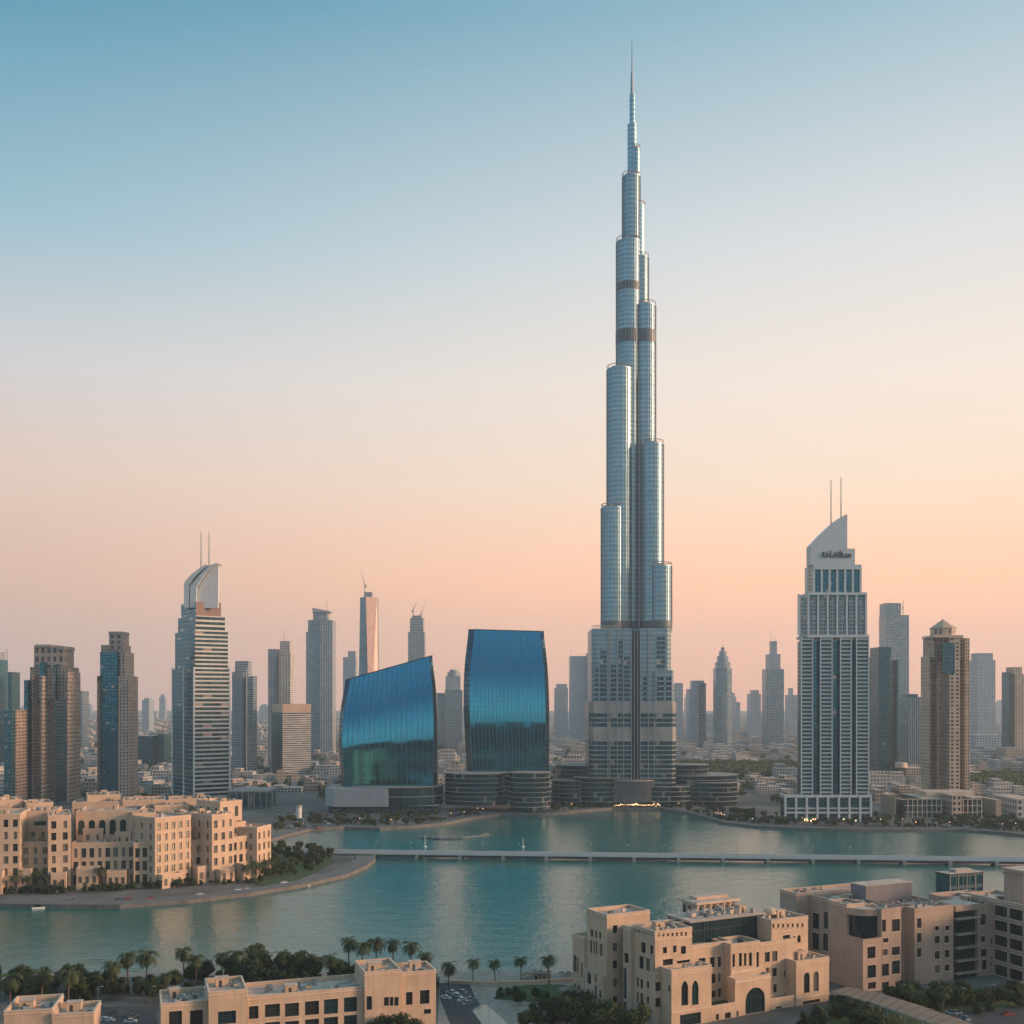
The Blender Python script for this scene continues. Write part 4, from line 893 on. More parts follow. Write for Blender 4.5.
    def done(s):
        w = s.w.build('walls', s.root)
        s.wins.sort(key=lambda W: -W.area)
        for W in s.wins[:99]: W.frame.build('frame', W.build('window', s.root))
        rest = [q for W in s.wins[99:] for q in (W, W.frame)]
        if rest:
            M = MB()
            for W in rest:
                b = len(M.v); M.v += W.v; M.f += [tuple(i+b for i in f) for f in W.f]; M.m += [M.mi(W.mats[m]) for m in W.m]; M.uv += W.uv; M.smooth += W.smooth
            tag(M.build('window', s.root), kind='stuff')
        return s.root
class Frame:
    """local plan frame: origin N, u to the right, v away; th is the rotation in degrees"""
    def __init__(s, N_, th): s.N = N_; t = radians(th); s.U = (cos(t), sin(t)); s.V = (-sin(t), cos(t))
    def __call__(s, u, v): return (s.N[0]+s.U[0]*u+s.V[0]*v, s.N[1]+s.U[1]*u+s.V[1]*v)
    def u_at(s, px, v=0):
        k = (px-512)/F; o = s(0, v); return (k*o[1]-o[0])/(s.U[0]-k*s.U[1])
    def v_at(s, px, u=0):
        k = (px-512)/F; o = s(u, 0); return (k*o[1]-o[0])/(s.V[0]-k*s.V[1])
    def z_at(s, py, u, v): return Z(py, s(u, v)[1])
def front_ops(fr, u0, v, wl):
    out = []
    for w in wl:
        a, b, pa, pb = w[:4]; k = w[4] if len(w) > 4 else 0
        ua, ub = fr.u_at(a, v), fr.u_at(b, v); um = (ua+ub)/2
        out.append((ua-u0, ub-u0, fr.z_at(pb,um,v), fr.z_at(pa,um,v), k))
    return out
def left_ops(fr, v1, u, wl):
    """openings on the left face (u constant); that edge runs from v1 down to v0"""
    out = []
    for w in wl:
        a, b, pa, pb = w[:4]; k = w[4] if len(w) > 4 else 0
        va, vb = fr.v_at(a, u), fr.v_at(b, u); vm = (va+vb)/2
        lo, hi = v1-max(va,vb), v1-min(va,vb); out.append((lo, hi, fr.z_at(pb,u,vm), fr.z_at(pa,u,vm), k))
    return out
def grid(L, z0, z1, cols, rows, w, h, kinds=0, jit=.0):
    out = []
    for i in range(cols):
        uc = L*(i+.5)/cols
        for j in range(rows):
            zc = z0+(z1-z0)*(j+.5)/rows; k = kinds if not callable(kinds) else kinds(i, j); ww = w*random.choice([1,1,1,.7]) if jit else w
            out.append((uc-ww/2, uc+ww/2, zc-h/2, zc+h/2, k))
    return out
def rect(fr, u0, u1, v0, v1): return [fr(u0,v0), fr(u1,v0), fr(u1,v1), fr(u0,v1)]   # edges: 0 front, 1 right, 2 back, 3 left

# ------------------------------------------------------------------ waterfront hotel on the left
def hotel():
    random.seed(5)
    H = House('hotel', (X(130,670),670,GZ), 'long sand coloured hotel of stepped blocks with terraces on the left waterfront', 'hotel'); H.wm = 'sandstone'
    def seg(a, pa, b, pb, pt, depth, push=0, z0=GZ, cols=2, rows=5, w=3.0, h=4.0, kinds=0, side=True, ptr=None, zlo=None, clut=3, par=1.2):
        A, B = Vector(G(a,pa)), Vector(G(b,pb)); d = (B-A).normalized(); n = Vector((-d.y, d.x)); A = A+n*push; B = B+n*push
        zt = Z(pt, (A.y+B.y)/2); C, D = B+n*depth, A+n*depth; L = (B-A).length
        if rows >= 3: cols = max(cols, round(L/5.4)); w = min(w, 2.7)
        poly = [tuple(A), tuple(B), tuple(C), tuple(D)]; lo = (zlo if zlo is not None else z0)+1.2
        ops = {0: grid(L, lo, zt-2.0, cols, rows, min(w,L/cols*.62), h, kinds, 1)}
        if side: ops[1] = grid(depth, lo, zt-2.0, max(1,int(depth/8)), rows, 2.2, h*.9); ops[3] = ops[1]
        H.mass(poly, z0, zt, ops, par=par)
        th = math.degrees(atan2(d.y,d.x)); fr = Frame(tuple(A), th); H.clutter(fr, 1, L-1, 1, depth-1, zt-par, clut, 1.5)
        return zt, fr, L
    arch = lambda i,j: 1 if j == 0 else 0
    # lower street blocks then upper set-back storeys
    seg(-60,896,-18,894,815,30,cols=4,rows=6); seg(-18,893.5,20,892,814,34,cols=3,rows=6,h=4.4)
    z,_,_ = seg(20,890.5,49,889.5,842,14,push=3,cols=3,rows=4); seg(20,890.5,49,889.5,811,26,push=15,z0=z-1.3,cols=1,rows=1,w=7,h=7,kinds=0,side=False)
    seg(48,891,71,889.5,815.5,34,cols=2,rows=6,w=3.2,h=4.4)
    z,_,_ = seg(71,889,135,887,842.5,16,push=2,cols=8,rows=3,w=3.4,h=5.6); seg(71,889,135,887,811,30,push=15,z0=z-1.3,cols=6,rows=1,w=4.6,h=9,kinds=1,side=False,clut=6)
    seg(134,888.5,156,887,842.5,18,push=1,cols=3,rows=3,w=3.4,h=5.6); seg(134,888.5,158,887,813,30,push=15,z0=z-1.3,cols=3,rows=1,w=3.4,h=8,side=False)
    seg(155,888.5,191,883,816.5,36,cols=3,rows=6,w=3.4,h=4.2)
    z,_,_ = seg(190,883.5,214,880.5,840,16,push=5,cols=2,rows=3,w=4,h=5); seg(190,883.5,213,880.5,813,26,push=18,z0=z-1.3,cols=2,rows=2,w=4.2,h=5,side=False)
    seg(212,883,234,879.5,814,34,cols=2,rows=5,w=3.2,h=4.6)
    z,_,_ = seg(234,880,258,876,836,16,push=2,cols=3,rows=3,w=3.2,h=5); seg(236,879.5,258,876,801,24,push=16,z0=z-1.3,cols=2,rows=2,w=3.6,h=6.5,side=True)
    seg(257,877.5,271,873,826,26,cols=2,rows=4,w=2.6,h=4.4)
    # masses behind, on the same plinth
    for (a,b,pb_,pt,dp,push) in [(-50,0,893,806,30,36),(2,30,890,800,26,42),(34,62,890,803,24,40),(60,118,888,802,26,48),(90,126,888,795,24,60),(120,165,887,800,26,52),(160,196,885,805,24,40),(170,215,884,799,26,58),(205,236,881,806,22,36)]:
        seg(a,pb_,b,pb_-2.2,pt,dp,push=push,cols=3,rows=5,w=2.6,h=4.2,clut=5)
    for (a,pa,b,pb_,pt,dp,c,rw) in [(22,890.5,33,890.2,869,9,2,1),(52,890.6,67,890,873,6,2,1),(78,889,99,888.4,868,8,3,1),(108,888,127,887.4,871,7,3,1),(158,888.2,178,885.2,874,7,3,1),(194,883,208,881.2,866,9,2,1),(216,882.5,230,880.2,869,7,2,1),(239,879.6,253,877.2,863,8,2,1),(-14,893.6,4,893,872,7,2,1)]:
        seg(a,pa,b,pb_,pt,dp,push=-4.5,cols=c,rows=rw,w=2.2,h=4,side=False,clut=0)
    for (a,pa,b,pb_,pt,push) in [(24,889,44,888.5,826,9),(80,888,100,887.4,829,9),(112,887.4,128,887,832,9),(196,882.5,209,881,826,11),(240,879,254,877,822,9)]:
        seg(a,pa,b,pb_,pt,8,push=push,cols=2,rows=5,w=2.2,h=3.6,side=False,clut=0)
    random.seed(6)
    return H.done()
hotel()

# ------------------------------------------------------------------ bottom left roofs
def corner_low():
    random.seed(11)
    H = House('flat_roof_house', G(40,1035,GZ)+(GZ,), 'small peach rendered block with two parapet roofs in the bottom left corner', 'building')
    N_ = (X(4,(CH-22)*F/312), (CH-22)*F/312); fr = Frame(N_, 12)
    u1 = fr.u_at(52.5); z = H.mass(rect(fr,0,u1,0,17), GZ, 22, {0: grid(u1,GZ,19,3,2,2.4,3.6)}, par=1.6); H.clutter(fr,1,u1-1,1,15,z,7)
    z = H.mass(rect(fr,u1+.05,u1+11.8,-1.0,12), GZ, 20.6, {0: grid(11.8,GZ,18,2,2,2.4,3.6)}, par=1.3); H.clutter(fr,u1+1,u1+11,0,11,z,3)
    H.done()
corner_low()
def low_long():
    random.seed(12)
    N_ = (X(161,(CH-21.5)*F/304.5), (CH-21.5)*F/304.5); fr = Frame(N_, 19)
    H = House('office_building', (N_[0]+35,N_[1]+14,GZ), 'long peach rendered building with parapet roofs and a row of large square windows', 'building')
    U = lambda px, v=0: fr.u_at(px, v)
    def blk(a,b,v0,v1,zt,wl,par=1.2,cl=4,vr=0):
        u0,u1 = U(a,v0),U(b,v0); z = H.mass(rect(fr,u0,u1,v0,v1),GZ,zt,{0: front_ops(fr,u0,v0,wl), 3: grid(v1-v0,GZ,zt-2,2,3,2.2,3), 1: grid(v1-v0,GZ,zt-2,2,3,2.2,3)},par=par); H.clutter(fr,u0+1,u1-1,v0+1,v1-1,z,cl)
    blk(161,208.4,0,17,21.5,[(169,182,1011,1026),(190,203,1010,1025)],cl=9)
    blk(208.6,247,-2.5,15,24.5,[(218,236,1011,1024)],cl=3)
    wl=[(249,258.5,1006,1019),(265,280,1004,1017),(285,299,1003,1016.5),(305,319,1001,1015),(324,338,999,1014),(344,357,997,1012)]
    blk(247.2,364.5,0,17,21.5,wl+[(a,b,c+18,d+18) for a,b,c,d in wl],cl=14)
    blk(364.7,401,-1.5,15,26.5,[(384,389,997,1006),(389.8,393.5,997,1006),(394.3,398.5,997,1006),(366.5,372,996,1010)],cl=4)
    blk(401.2,436,0,13,25,[(406,412.5,992,1005),(420,429.5,990,1004),(424,431,1009,1014)],cl=3)
    H.done()
low_long()

# ------------------------------------------------------------------ ornate building, bottom middle
def ornate():
    random.seed(13)
    ZT = 34.0; Yn = (CH-ZT)*F/232.0; N_ = (X(655,Yn),Yn); fr = Frame(N_, 28)
    H = House('ornate_building', (N_[0]+25,N_[1]+28,GZ), 'ornate sandstone building with arched portal, pointed windows and glazed penthouse', 'building')
    H.wm = 'sandstone'
    U = lambda px, v=0: fr.u_at(px, v)
    def blk(a,b,v0,v1,pt=None,zt=None,wl=[],lw=[],par=1.1,cl=3,mat=None,z0=GZ,roof='roof_gravel',rw=None):
        u0,u1 = U(a,v0),U(b,v0)
        if zt is None: zt = fr.z_at(pt,(u0+u1)/2,v0)
        ops = {0: front_ops(fr,u0,v0,wl), 3: left_ops(fr,v1,u0,lw)}
        if rw: ops[1] = rw(v1-v0,zt)
        z = H.mass(rect(fr,u0,u1,v0,v1),z0,zt,ops,par=par,mat=mat,roof=roof); H.clutter(fr,u0+1,u1-1,v0+1,v1-1,z,cl); return u0,u1,zt
    def sq(a,b,py,n,h=3.2,w=1.9,slope=0): return [(a+(b-a)*i/(n-1)-w/2,a+(b-a)*i/(n-1)+w/2,py-h/2+slope*i/(n-1),py+h/2+slope*i/(n-1)) for i in range(n)]
    # main left corner block: front from 655 to 692, its left face runs away to px 622
    lw = sq(636,652,930.5,6,3.4,1.6,3)+[(641,645.5,942,953),(650,653,945,954),(639,643.5,956,969),(646,650,958,971),(653.6,655,962.5,971.5),
          (636.5,638.7,977,987),(640.2,643,979,989),(646.5,649,981,989),(636.5,638.7,992,1003),(640.2,643,993,1004),(646.5,649,996,1004),(632,634,1008,1014),(637,640,1010,1018),(642.5,645,1012,1019)]
    u622 = fr.v_at(626, 0)
    wl = sq(659,686,934.6,7,4,1.9,-.8)+[(663,667,947,953.5),(673,676.5,945.5,952.5),(681,686,946,954),(663,673,959,969),(677,690,960,966.5),(655.5,663,982,991),(655.5,662,998,1007),(664.5,667,982,992),(664.5,667,998,1008)]
    blk(655,692,0,v1:=fr.v_at(633.5,0),zt=ZT,wl=wl,lw=lw,cl=8)
    # second left block, set back a little, with the tall blue window
    b_v0 = v1-.02; 
    u0 = -1.2; v14=fr.v_at(607,-4.8)-5.05; P = [fr(u0,v1+.01),fr(26,v1+.01),fr(26,v14),fr(u0,v14)]
    z=H.mass(P,GZ,ZT-.8,{3: left_ops(fr,v14,u0,[(618.5,626.5,967,998,'b'),(618.5,626.5,1000.5,1014,'b'),(624,628.5,953,963)])}); H.clutter(fr,0,24,v1+1,v14-1,z,6)
    # recessed dark slot then the tall left tower block
    vt=v14+.02; 
    z=H.mass([fr(3,vt),fr(20,vt),fr(20,vt+5),fr(3,vt+5)],GZ,ZT-2,{3:[(1,4,ZT-26,ZT-6,0)]})
    vt+=5.03; u0=-4.8; v2=fr.v_at(587,u0)
    lw=[(590.5,593,929,937),(595,597,930.5,938),(599,601,932,939),(590,592,940,953),(593,594.6,941,954),(595.4,597.2,941.5,954.5),(599.5,602.5,944,956),(586,590,961,984),(594,596,967,982),(592.6,596,984,1000)]
    z=H.mass([fr(u0,vt),fr(14,vt),fr(14,v2),fr(u0,v2)],GZ,ZT+2.2,{3:left_ops(fr,v2,u0,[q for q in lw if q[3]<957]),0:grid(14,GZ,ZT,2,5,2,3)}); H.clutter(fr,-2,12,vt+1,v2-1,z,2)
    # protruding lower half of that tower
    zl=Z(955,430); z=H.mass([fr(u0-1.6,vt+.6),fr(u0-.02,vt+.6),fr(u0-.02,v2-1),fr(u0-1.6,v2-1)],GZ,zl,{3:left_ops(fr,v2-1,u0-1.6,[(587,591,961,984),(594.5,596.5,967,982),(594.5,596.5,985,1000),(588,589.5,988,996),(591.5,593,990,997),(599,601,990,998)])},par=.6)
    v3=fr.v_at(572.5,-6); z=H.mass([fr(-6,v2+.02),fr(10,v2+.02),fr(10,v3),fr(-6,v3)],GZ,ZT-8.5,{3:left_ops(fr,v3,-6,[(573.5,576,955,972),(576.6,578.4,957,973),(581,582.6,962,978),(574,576,983,991),(578,580,985,993),(583,585,988,996)])},par=.9); H.clutter(fr,-3,8,v2+1,v3-1,z,6,.9)
    # pointed window bay
    blk(671.5,711.5,-6.5,-.02,pt=968,wl=[(681.5,688.3,981,1005.5,2),(692,698.6,980.5,1005,2),(680,701,1013.5,1040)],lw=[(668,670,985,992)],cl=2,par=.8,roof='sandstone_light')
    # centre recess wall
    blk(692.2,731,2.5,16,pt=943.5,wl=[(698.5,705.5,958,964.5),(710,715,957,967.5),(717.8,721.5,956.5,967),(711,716,973.5,983.5,1),(718,721,973,982,1),(710.5,716,990.5,998.5),(718,721.5,988,998)],cl=1)
    blk(711.7,739,-6,2.4,pt=1004.5,wl=[(725,731,1012.5,1022),(716,719,1014,1024),(736,739,1011,1024)],par=1.0,cl=0,roof='lawn')
    # glazed penthouse
    u0,u1=U(691,9),U(764,9); mb=MB(); z0=fr.z_at(941.5,20,9); z1=fr.z_at(923.5,20,9)
    mb.obox(fr,u0,u1,9.5,23,z0-3,z1,'dark_teal_glass','roof_grey',bottom=True)
    n=22
    for i in range(n+1): u=u0+(u1-u0)*i/n; mb.obox(fr,u-.06,u+.06,9.35,9.49,z0-2,z1,'frame_dark')
    mb.obox(fr,u0,u1,9.3,9.48,(z0+z1)/2-.1,(z0+z1)/2+.1,'frame_dark'); mb.obox(fr,u0-.6,u1+.6,8.7,23.6,z1,z1+.7,'concrete','roof_gravel',bottom=True); mb.build('penthouse',H.root)
    H.clutter(fr,u0+1,u1-1,10,22,z1+.7,20,1.1)
    # portal block
    blk(730.8,760,-1.5,9.2,pt=943,wl=[(732.5,735,954,967),(739,742,953,966.5),(744,746.5,953,966),(749,752,952.5,966),(756.5,759,952,967)],cl=2)
    blk(735,770.5,-5.5,-1.55,pt=977,wl=[(745.5,765,987.5,1045,1)],cl=0,par=.5,roof='sandstone_light')
    blk(760.2,795,0,10,pt=941,wl=[(765,770,952,962),(772,777.5,951,961.5),(766,769,967.5,972.5),(772.5,777,968,976.5),(784,789,970,977),(773.5,777,984,992.5)],cl=2)
    blk(771,796,-5,-.05,pt=997.5,wl=[(776,781.5,1006.5,1015.5),(785.5,791,1006,1015),(776,781,1018,1030)],cl=0,par=1.2,roof='lawn')
    # right tower block
    blk(771.5,808,1.5,16,pt=918.5,wl=sq(773.5,802.5,926,7,4,1.9,-.8)+[(783,790,935,943.5),(793.5,795.5,936,942),(797.3,800.8,935,942.5,1),(787,792.5,949.5,955.5),(798,802,949,955.5)],cl=6)
    mb=MB(); p=fr(U(790),11); zz=ZT
    for i in range(6):
        a0,a1=pi/2*i/6,pi/2*(i+1)/6; mb.prism(ellipse(p[0],p[1],2.6*cos(a0),2.6*cos(a0),16),ZT-1+2.2*sin(a0),ZT-1+2.2*sin(a1),'sandstone_light','sandstone_light',closed=True,smooth=False)
    mb.build('dome',H.root)
    blk(796.2,829,-5.5,6,pt=959.5,wl=[(804,809.8,972.5,993,1),(813.3,818.8,971.5,991.5,1),(803,820,1000,1030)],cl=4,par=.8)
    # string courses
    mb=MB()
    for (a,b,v,py,h) in [(655,692,0,971,.5),(655,692,0,938.5,.35),(671.5,711.5,-6.5,1009.5,.6),(671.5,711.5,-6.5,972.5,.4),(735,770.5,-5.5,980,.5),(771.5,808,1.5,930.5,.35),(796.2,829,-5.5,996,.6),(796.2,829,-5.5,963.5,.4),(730.8,760,-1.5,970.5,.9)]:
        ua,ub=U(a,v),U(b,v); z=fr.z_at(py,(ua+ub)/2,v); mb.obox(fr,ua+.02,ub-.02,v-.3,v-.003,z-h/2,z+h/2,'sandstone_light',bottom=True)
    mb.build('string_course',H.root)
    H.done()
    # pavilion on the roof at the rear
    P=thing('roof_pavilion',fr(36,34)+(ZT-1.5,),'small pale columned pavilion rising behind the ornate building roof','pavilion')
    fr2=Frame(fr(28,34),28); uu0=fr2.u_at(697,0); uu1=fr2.u_at(738,0); mb=MB(); zt=fr2.z_at(903,20,0)
    mb.obox(fr2,uu0+1,uu1-1,1,11,GZ,zt-.4,'f_beige','roof_gravel',bay=3,st=6)
    mb.build('body',P)
    for i in range(7):
        mb=MB(); u=uu0+.2+(uu1-uu0-.9)*i/6; mb.obox(fr2,u,u+.6,0,.6,zt-12,zt-.5,'sandstone_light'); mb.build('column',P)
    mb=MB(); mb.obox(fr2,uu0-.5,uu1+.5,-.6,12,zt-.5,zt+.5,'sandstone_light','roof_gravel',bottom=True); mb.obox(fr2,uu0+3,uu1-2,4,9,zt+.5,zt+1.6,'sandstone','roof_gravel'); mb.build('roof',P)
ornate()

# ------------------------------------------------------------------ modern beige building, bottom right
def modern():
    random.seed(14)
    ZT=34.; Yn=(CH-ZT)*F/209.; N_=(X(863,Yn),Yn); fr=Frame(N_,24)
    H=House('apartment_building',(N_[0]+30,N_[1]+25,GZ),'modern pinkish beige block with blank side wall and curved glass corner balcony at lower right','building'); H.wm='sandstone_pink'
    U=lambda px,v=0: fr.u_at(px,v)
    def blk(a,b,v0,v1,pt=None,zt=None,wl=[],lw=[],par=1.1,cl=3,z0=GZ,roof='roof_gravel'):
        u0,u1=U(a,v0),U(b,v0)
        if zt is None: zt=fr.z_at(pt,(u0+u1)/2,v0)
        z=H.mass(rect(fr,u0,u1,v0,v1),z0,zt,{0:front_ops(fr,u0,v0,wl),3:left_ops(fr,v1,u0,lw)},par=par,roof=roof,cap='sandstone_pink'); H.clutter(fr,u0+1,u1-1,v0+1,v1-1,z,cl); return u0,u1,zt
    v826=fr.v_at(828,0)
    # lower front corner with terrace
    blk(863,881.5,0,v826*.45,pt=939,wl=[(867.5,875.5,946.5,958.5),(867.5,876,965,978),(868,876,982,989)],cl=0,roof='roof_grey')
    # upper set back part left
    u0=U(881.7,0)
    blk(881.7,901,0,v826,pt=908.5,wl=[(877,886,920,932),(892,900,919,931.5),(883,888.5,938,942.5),(882.5,887.5,949,955.5),(892,900,946.5,955),(881.5,889,964,976),(892,900,960.5,974),(882,889,982,988)],cl=6)
    P=[fr(0,v826*.45+.03),fr(u0-.03,v826*.45+.03),fr(u0-.03,v826),fr(0,v826)]
    z=H.mass(P,GZ,ZT,{}); H.clutter(fr,1,u0-1,v826*.5,v826-1,z,2)
    # curved glass balcony corner
    mb=MB(); c=fr(u0-.3,v826*.45); r=u0-1.0; zt=fr.z_at(916,4,3); zb=fr.z_at(937.5,4,3); arc=[]
    for i in range(13):
        a=pi+ (pi/2)*i/12; arc.append(fr(u0-.1+r*cos(a)*.97, v826*.45-.1+ (v826*.45-2.5)*sin(a)))
    arc2=arc+[fr(u0-.1,v826*.45-.1)]
    mb.prism(arc2,zb-1,zt,'dark_teal_glass','roof_grey'); mb.build('curved_glazing',H.root)
    mb=MB(); c2=[fr(u0-.1+(r+.9)*cos(pi+(pi/2)*i/12), v826*.45-.1+(v826*.45-1.6)*sin(pi+(pi/2)*i/12)) for i in range(13)]+[fr(u0-.1,v826*.45-.1)]
    mb.prism(c2,zt,zt+2.6,'sandstone_pink','roof_gravel',bottom=True); mb.build('curved_canopy',H.root)
    # recess with tall windows between the far left wall and the blank wall
    v805=fr.v_at(806,3); v780=fr.v_at(780,-2)
    z=H.mass([fr(5,v826+.03),fr(40,v826+.03),fr(40,v805),fr(5,v805)],GZ,ZT-1,{3:left_ops(fr,v805,5,[(812.5,819,913,929),(823.8,829,912,929),(812,819,933,950),(823,829,933.5,951),(823,829,955,970)])}); H.clutter(fr,7,38,v826+1,v805-1,z,5)
    z=H.mass([fr(-2,v805+.03),fr(40,v805+.03),fr(40,v780),fr(-2,v780)],GZ,ZT,{0:[]}); H.clutter(fr,0,38,v805+1,v780-1,z,6)
    # big plain box on the roof
    mb=MB(); q0,q1=fr(0,v826+4),0
    fr3=Frame(fr(0,v826*.9),24); a,b=fr3.u_at(866),fr3.u_at(912); zz=fr3.z_at(887,16,0); mb.obox(fr3,a,b,0,9,ZT-3,zz,'plant_grey','roof_gravel'); mb.obox(fr3,a-.3,b+.3,-.3,9.3,zz,zz+.4,'concrete','roof_gravel',bottom=True); mb.build('plant_room',H.root)
    # recess and second block
    blk(901.2,914.5,5,26,pt=907,wl=[],cl=2,lw=[])
    wl=[(917,921.5,918,928),(917,921.5,933,942.5),(917,921.5,948,957),(935,939,926,930.5),(945.5,949.5,925.5,930.5),(935,940,936,943.5),(944.5,949,935.5,943),(935,940,951,959),(945,949.5,950,957.5),(935,940,965,973),(945,949.5,964.5,971)]
    blk(914.7,953.5,0,28,pt=907,wl=wl,cl=16)
    # glass stair bay
    u0,u1=U(953.8,1.2),U(977.8,1.2); mb=MB(); zt=fr.z_at(911.5,u0,1.2); mb.obox(fr,u0,u1,1.5,10,GZ,zt,'dark_teal_glass','roof_grey'); mb.build('glass_bay',H.root)
    for py in (918.5,934,947.5,960.5,973):
        mb=MB(); z=fr.z_at(py,u0,.5); mb.obox(fr,u0+.02,u1-.02,-1.0,1.45,z-.55,z,'sandstone_pink',bottom=True); mb.build('balcony_slab',H.root)
    mb=MB(); mb.obox(fr,u0,u1,.2,12,zt+.01,fr.z_at(906,u0,0),'sandstone_pink','roof_gravel',bottom=True); mb.build('lintel',H.root)
    blk(978,1003,0,24,pt=903.5,wl=[(980.5,986,914,925),(981,985.5,936,942),(991,998.5,937,948),(981,987,949,957),(991,998.5,955.5,966),(982,987,960,970),(980.5,987,976,984.5),(994,998.5,969,976)],cl=4)
    blk(1003.2,1011,2.5,18,pt=926,wl=[],cl=1)
    for (a,b,py) in ((1001,1012,947),(1001,1013,966)):
        ua,ub=U(a,-1),U(b,-1); z=fr.z_at(py,ua,-1); mb=MB(); mb.obox(fr,ua,ub,-2.2,2.4,z-2.2,z,'sandstone_pink',bottom=True); mb.build('balcony_slab',H.root)
    # porch
    mb=MB(); z=fr.z_at(990,U(960),-4)
    ua,ub=U(953,-4),U(975,-4); mb.obox(fr,ua,ub,-5,-.02,z-.6,z,'sandstone_pink',bottom=True)
    for q in (ua+.2,ub-.8): mb.obox(fr,q,q+.6,-4.8,-4.2,GZ,z-.6,'sandstone_pink')
    mb.build('porch',H.root)
    H.done()
modern()
def right_edge():
    random.seed(15)
    ZT=33.; Y2=(CH-ZT)*F/206.; N_=(X(1026,Y2),Y2); fr=Frame(N_,22)
    H=House('office_building',(N_[0]+20,N_[1]+25,GZ),'pinkish office block with long bands of dark windows cut by the right edge','building'); H.wm='sandstone_pink'
    v1=fr.v_at(965,0); ops=[]
    n=6
    for i in range(n):
        for j in range(5):
            a=(v1+14)*(i+.08)/n; b=(v1+14)*(i+.92)/n; z1=ZT-2.2-j*6; ops.append((a,b,z1-4.2,z1,0))
    z=H.mass([fr(0,-14),fr(17,-14),fr(17,v1),fr(0,v1)],GZ,ZT,{3:ops,0:grid(17,GZ,ZT-2,3,5,4,3.8)}); H.clutter(fr,2,15,-10,v1-2,z,10)
    z=H.mass([fr(1,v1+.03),fr(24,v1+.03),fr(24,v1+22),fr(1,v1+22)],GZ,ZT-4,{0:[]}); H.clutter(fr,2,22,v1+2,v1+20,z,5)
    # raised corner block near the edge
    v9=fr.v_at(1004,5); Q=[fr(5,v9-10),fr(15,v9-10),fr(15,v9),fr(5,v9)]; z=H.mass(Q,ZT-1.2,fr.z_at(873,5,v9-5),{3:[]}); 
    mb=MB(); Qo=inset(Q,-.8); zz=fr.z_at(873,5,v9-5); mb.prism(Qo,zz+.3,zz+1.6,'sandstone_pink','roof_gravel',bottom=True); mb.prism(inset(Q,-.4),zz-1.2,zz-.4,'sandstone_pink','sandstone_pink',bottom=True); mb.build('cornice',H.root)
    H.done()
    Yg=520; t=thing('glass_pavilion',(X(960,Yg),Yg,GZ),'dark glass cube shaped pavilion behind the modern beige roofs near the water','building')
    fr=Frame((X(950,Yg),Yg),22); ul=fr.u_at(983,0); vl=fr.v_at(936,0); zt=Z(874,Yg+5); mb=MB(); mb.obox(fr,0,ul,0,vl,GZ,zt,'f_teal_dark','roof_grey',bay=4,st=6); mb.build('body',t)
    mb=MB(); mb.obox(fr,-.3,ul+.3,-.3,vl+.3,zt,zt+.7,'dark_metal','roof_gravel',bottom=True); mb.obox(fr,ul*.3,ul*.8,vl*.3,vl*.8,zt+.7,zt+2,'mech_light','roof_gravel'); mb.build('roof',t)
    for k in range(5):
        mb=MB(); u=ul*k/4; mb.obox(fr,u-.15,u+.15,-.25,-.02,GZ,zt,'grey_metal'); mb.build('mullion',t)
right_edge()
# ------------------------------------------------------------------ covered walkway bottom right
def walkway():
    z=9.0; P=[(824,992),(842,988),(868,990),(960,1026),(985,1036),(930,1036),(885,1016)]; W=[G(a,b,z) for a,b in P]
    t=thing('covered_walkway',W[1]+(GZ,),'long flat canvas roofed walkway running down to the bottom edge at the right','walkway')
    A=[Vector(G(*p,z)) for p in ((832,991.5),(870,1002),(905,1014),(945,1028),(985,1044))]; B=[Vector(G(*p,z)) for p in ((848,987),(880,993),(922,1006),(965,1021),(1010,1037))]
    mb=MB()
    for i in range(4):
        a,b,c,d=A[i],A[i+1],B[i+1],B[i]; m0=(a+d)/2; m1=(b+c)/2
        mb.face([(a.x,a.y,z),(b.x,b.y,z),(m1.x,m1.y,z+.12),(m0.x,m0.y,z+.12)],'canvas'); mb.face([(m0.x,m0.y,z+.12),(m1.x,m1.y,z+.12),(c.x,c.y,z),(d.x,d.y,z)],'canvas')
        mb.face([(a.x,a.y,z-.5),(b.x,b.y,z-.5),(b.x,b.y,z),(a.x,a.y,z)],'concrete'); mb.face([(d.x,d.y,z-.5),(a.x,a.y,z-.5),(a.x,a.y,z),(m0.x,m0.y,z+.12),(d.x,d.y,z)],'concrete')
        mb.face([(a.x,a.y,z-.5),(d.x,d.y,z-.5),(c.x,c.y,z-.5),(b.x,b.y,z-.5)],'concrete'); mb.face([(c.x,c.y,z-.5),(d.x,d.y,z-.5),(d.x,d.y,z),(c.x,c.y,z)],'concrete')
    mb.build('roof',t)
    mb=MB()
    for i in range(17):
        f=i/16*4; k=min(3,int(f)); q=f-k; a=A[k].lerp(A[k+1],q); b=B[k].lerp(B[k+1],q); mb.tube((a.x,a.y,z+.08),((a.x+b.x)/2,(a.y+b.y)/2,z+.2),.12,'bark',4); mb.tube(((a.x+b.x)/2,(a.y+b.y)/2,z+.2),(b.x,b.y,z+.08),.12,'bark',4)
    mb.build('roof_rib',t)
    for i in range(9):
        for R_ in (A,B):
            f=i/8*4; k=min(3,int(f)); a=R_[k].lerp(R_[k+1],f-k); mb=MB(); mb.tube((a.x,a.y,GZ),(a.x,a.y,z-.4),.22,'concrete',6); mb.build('post',t)
walkway()

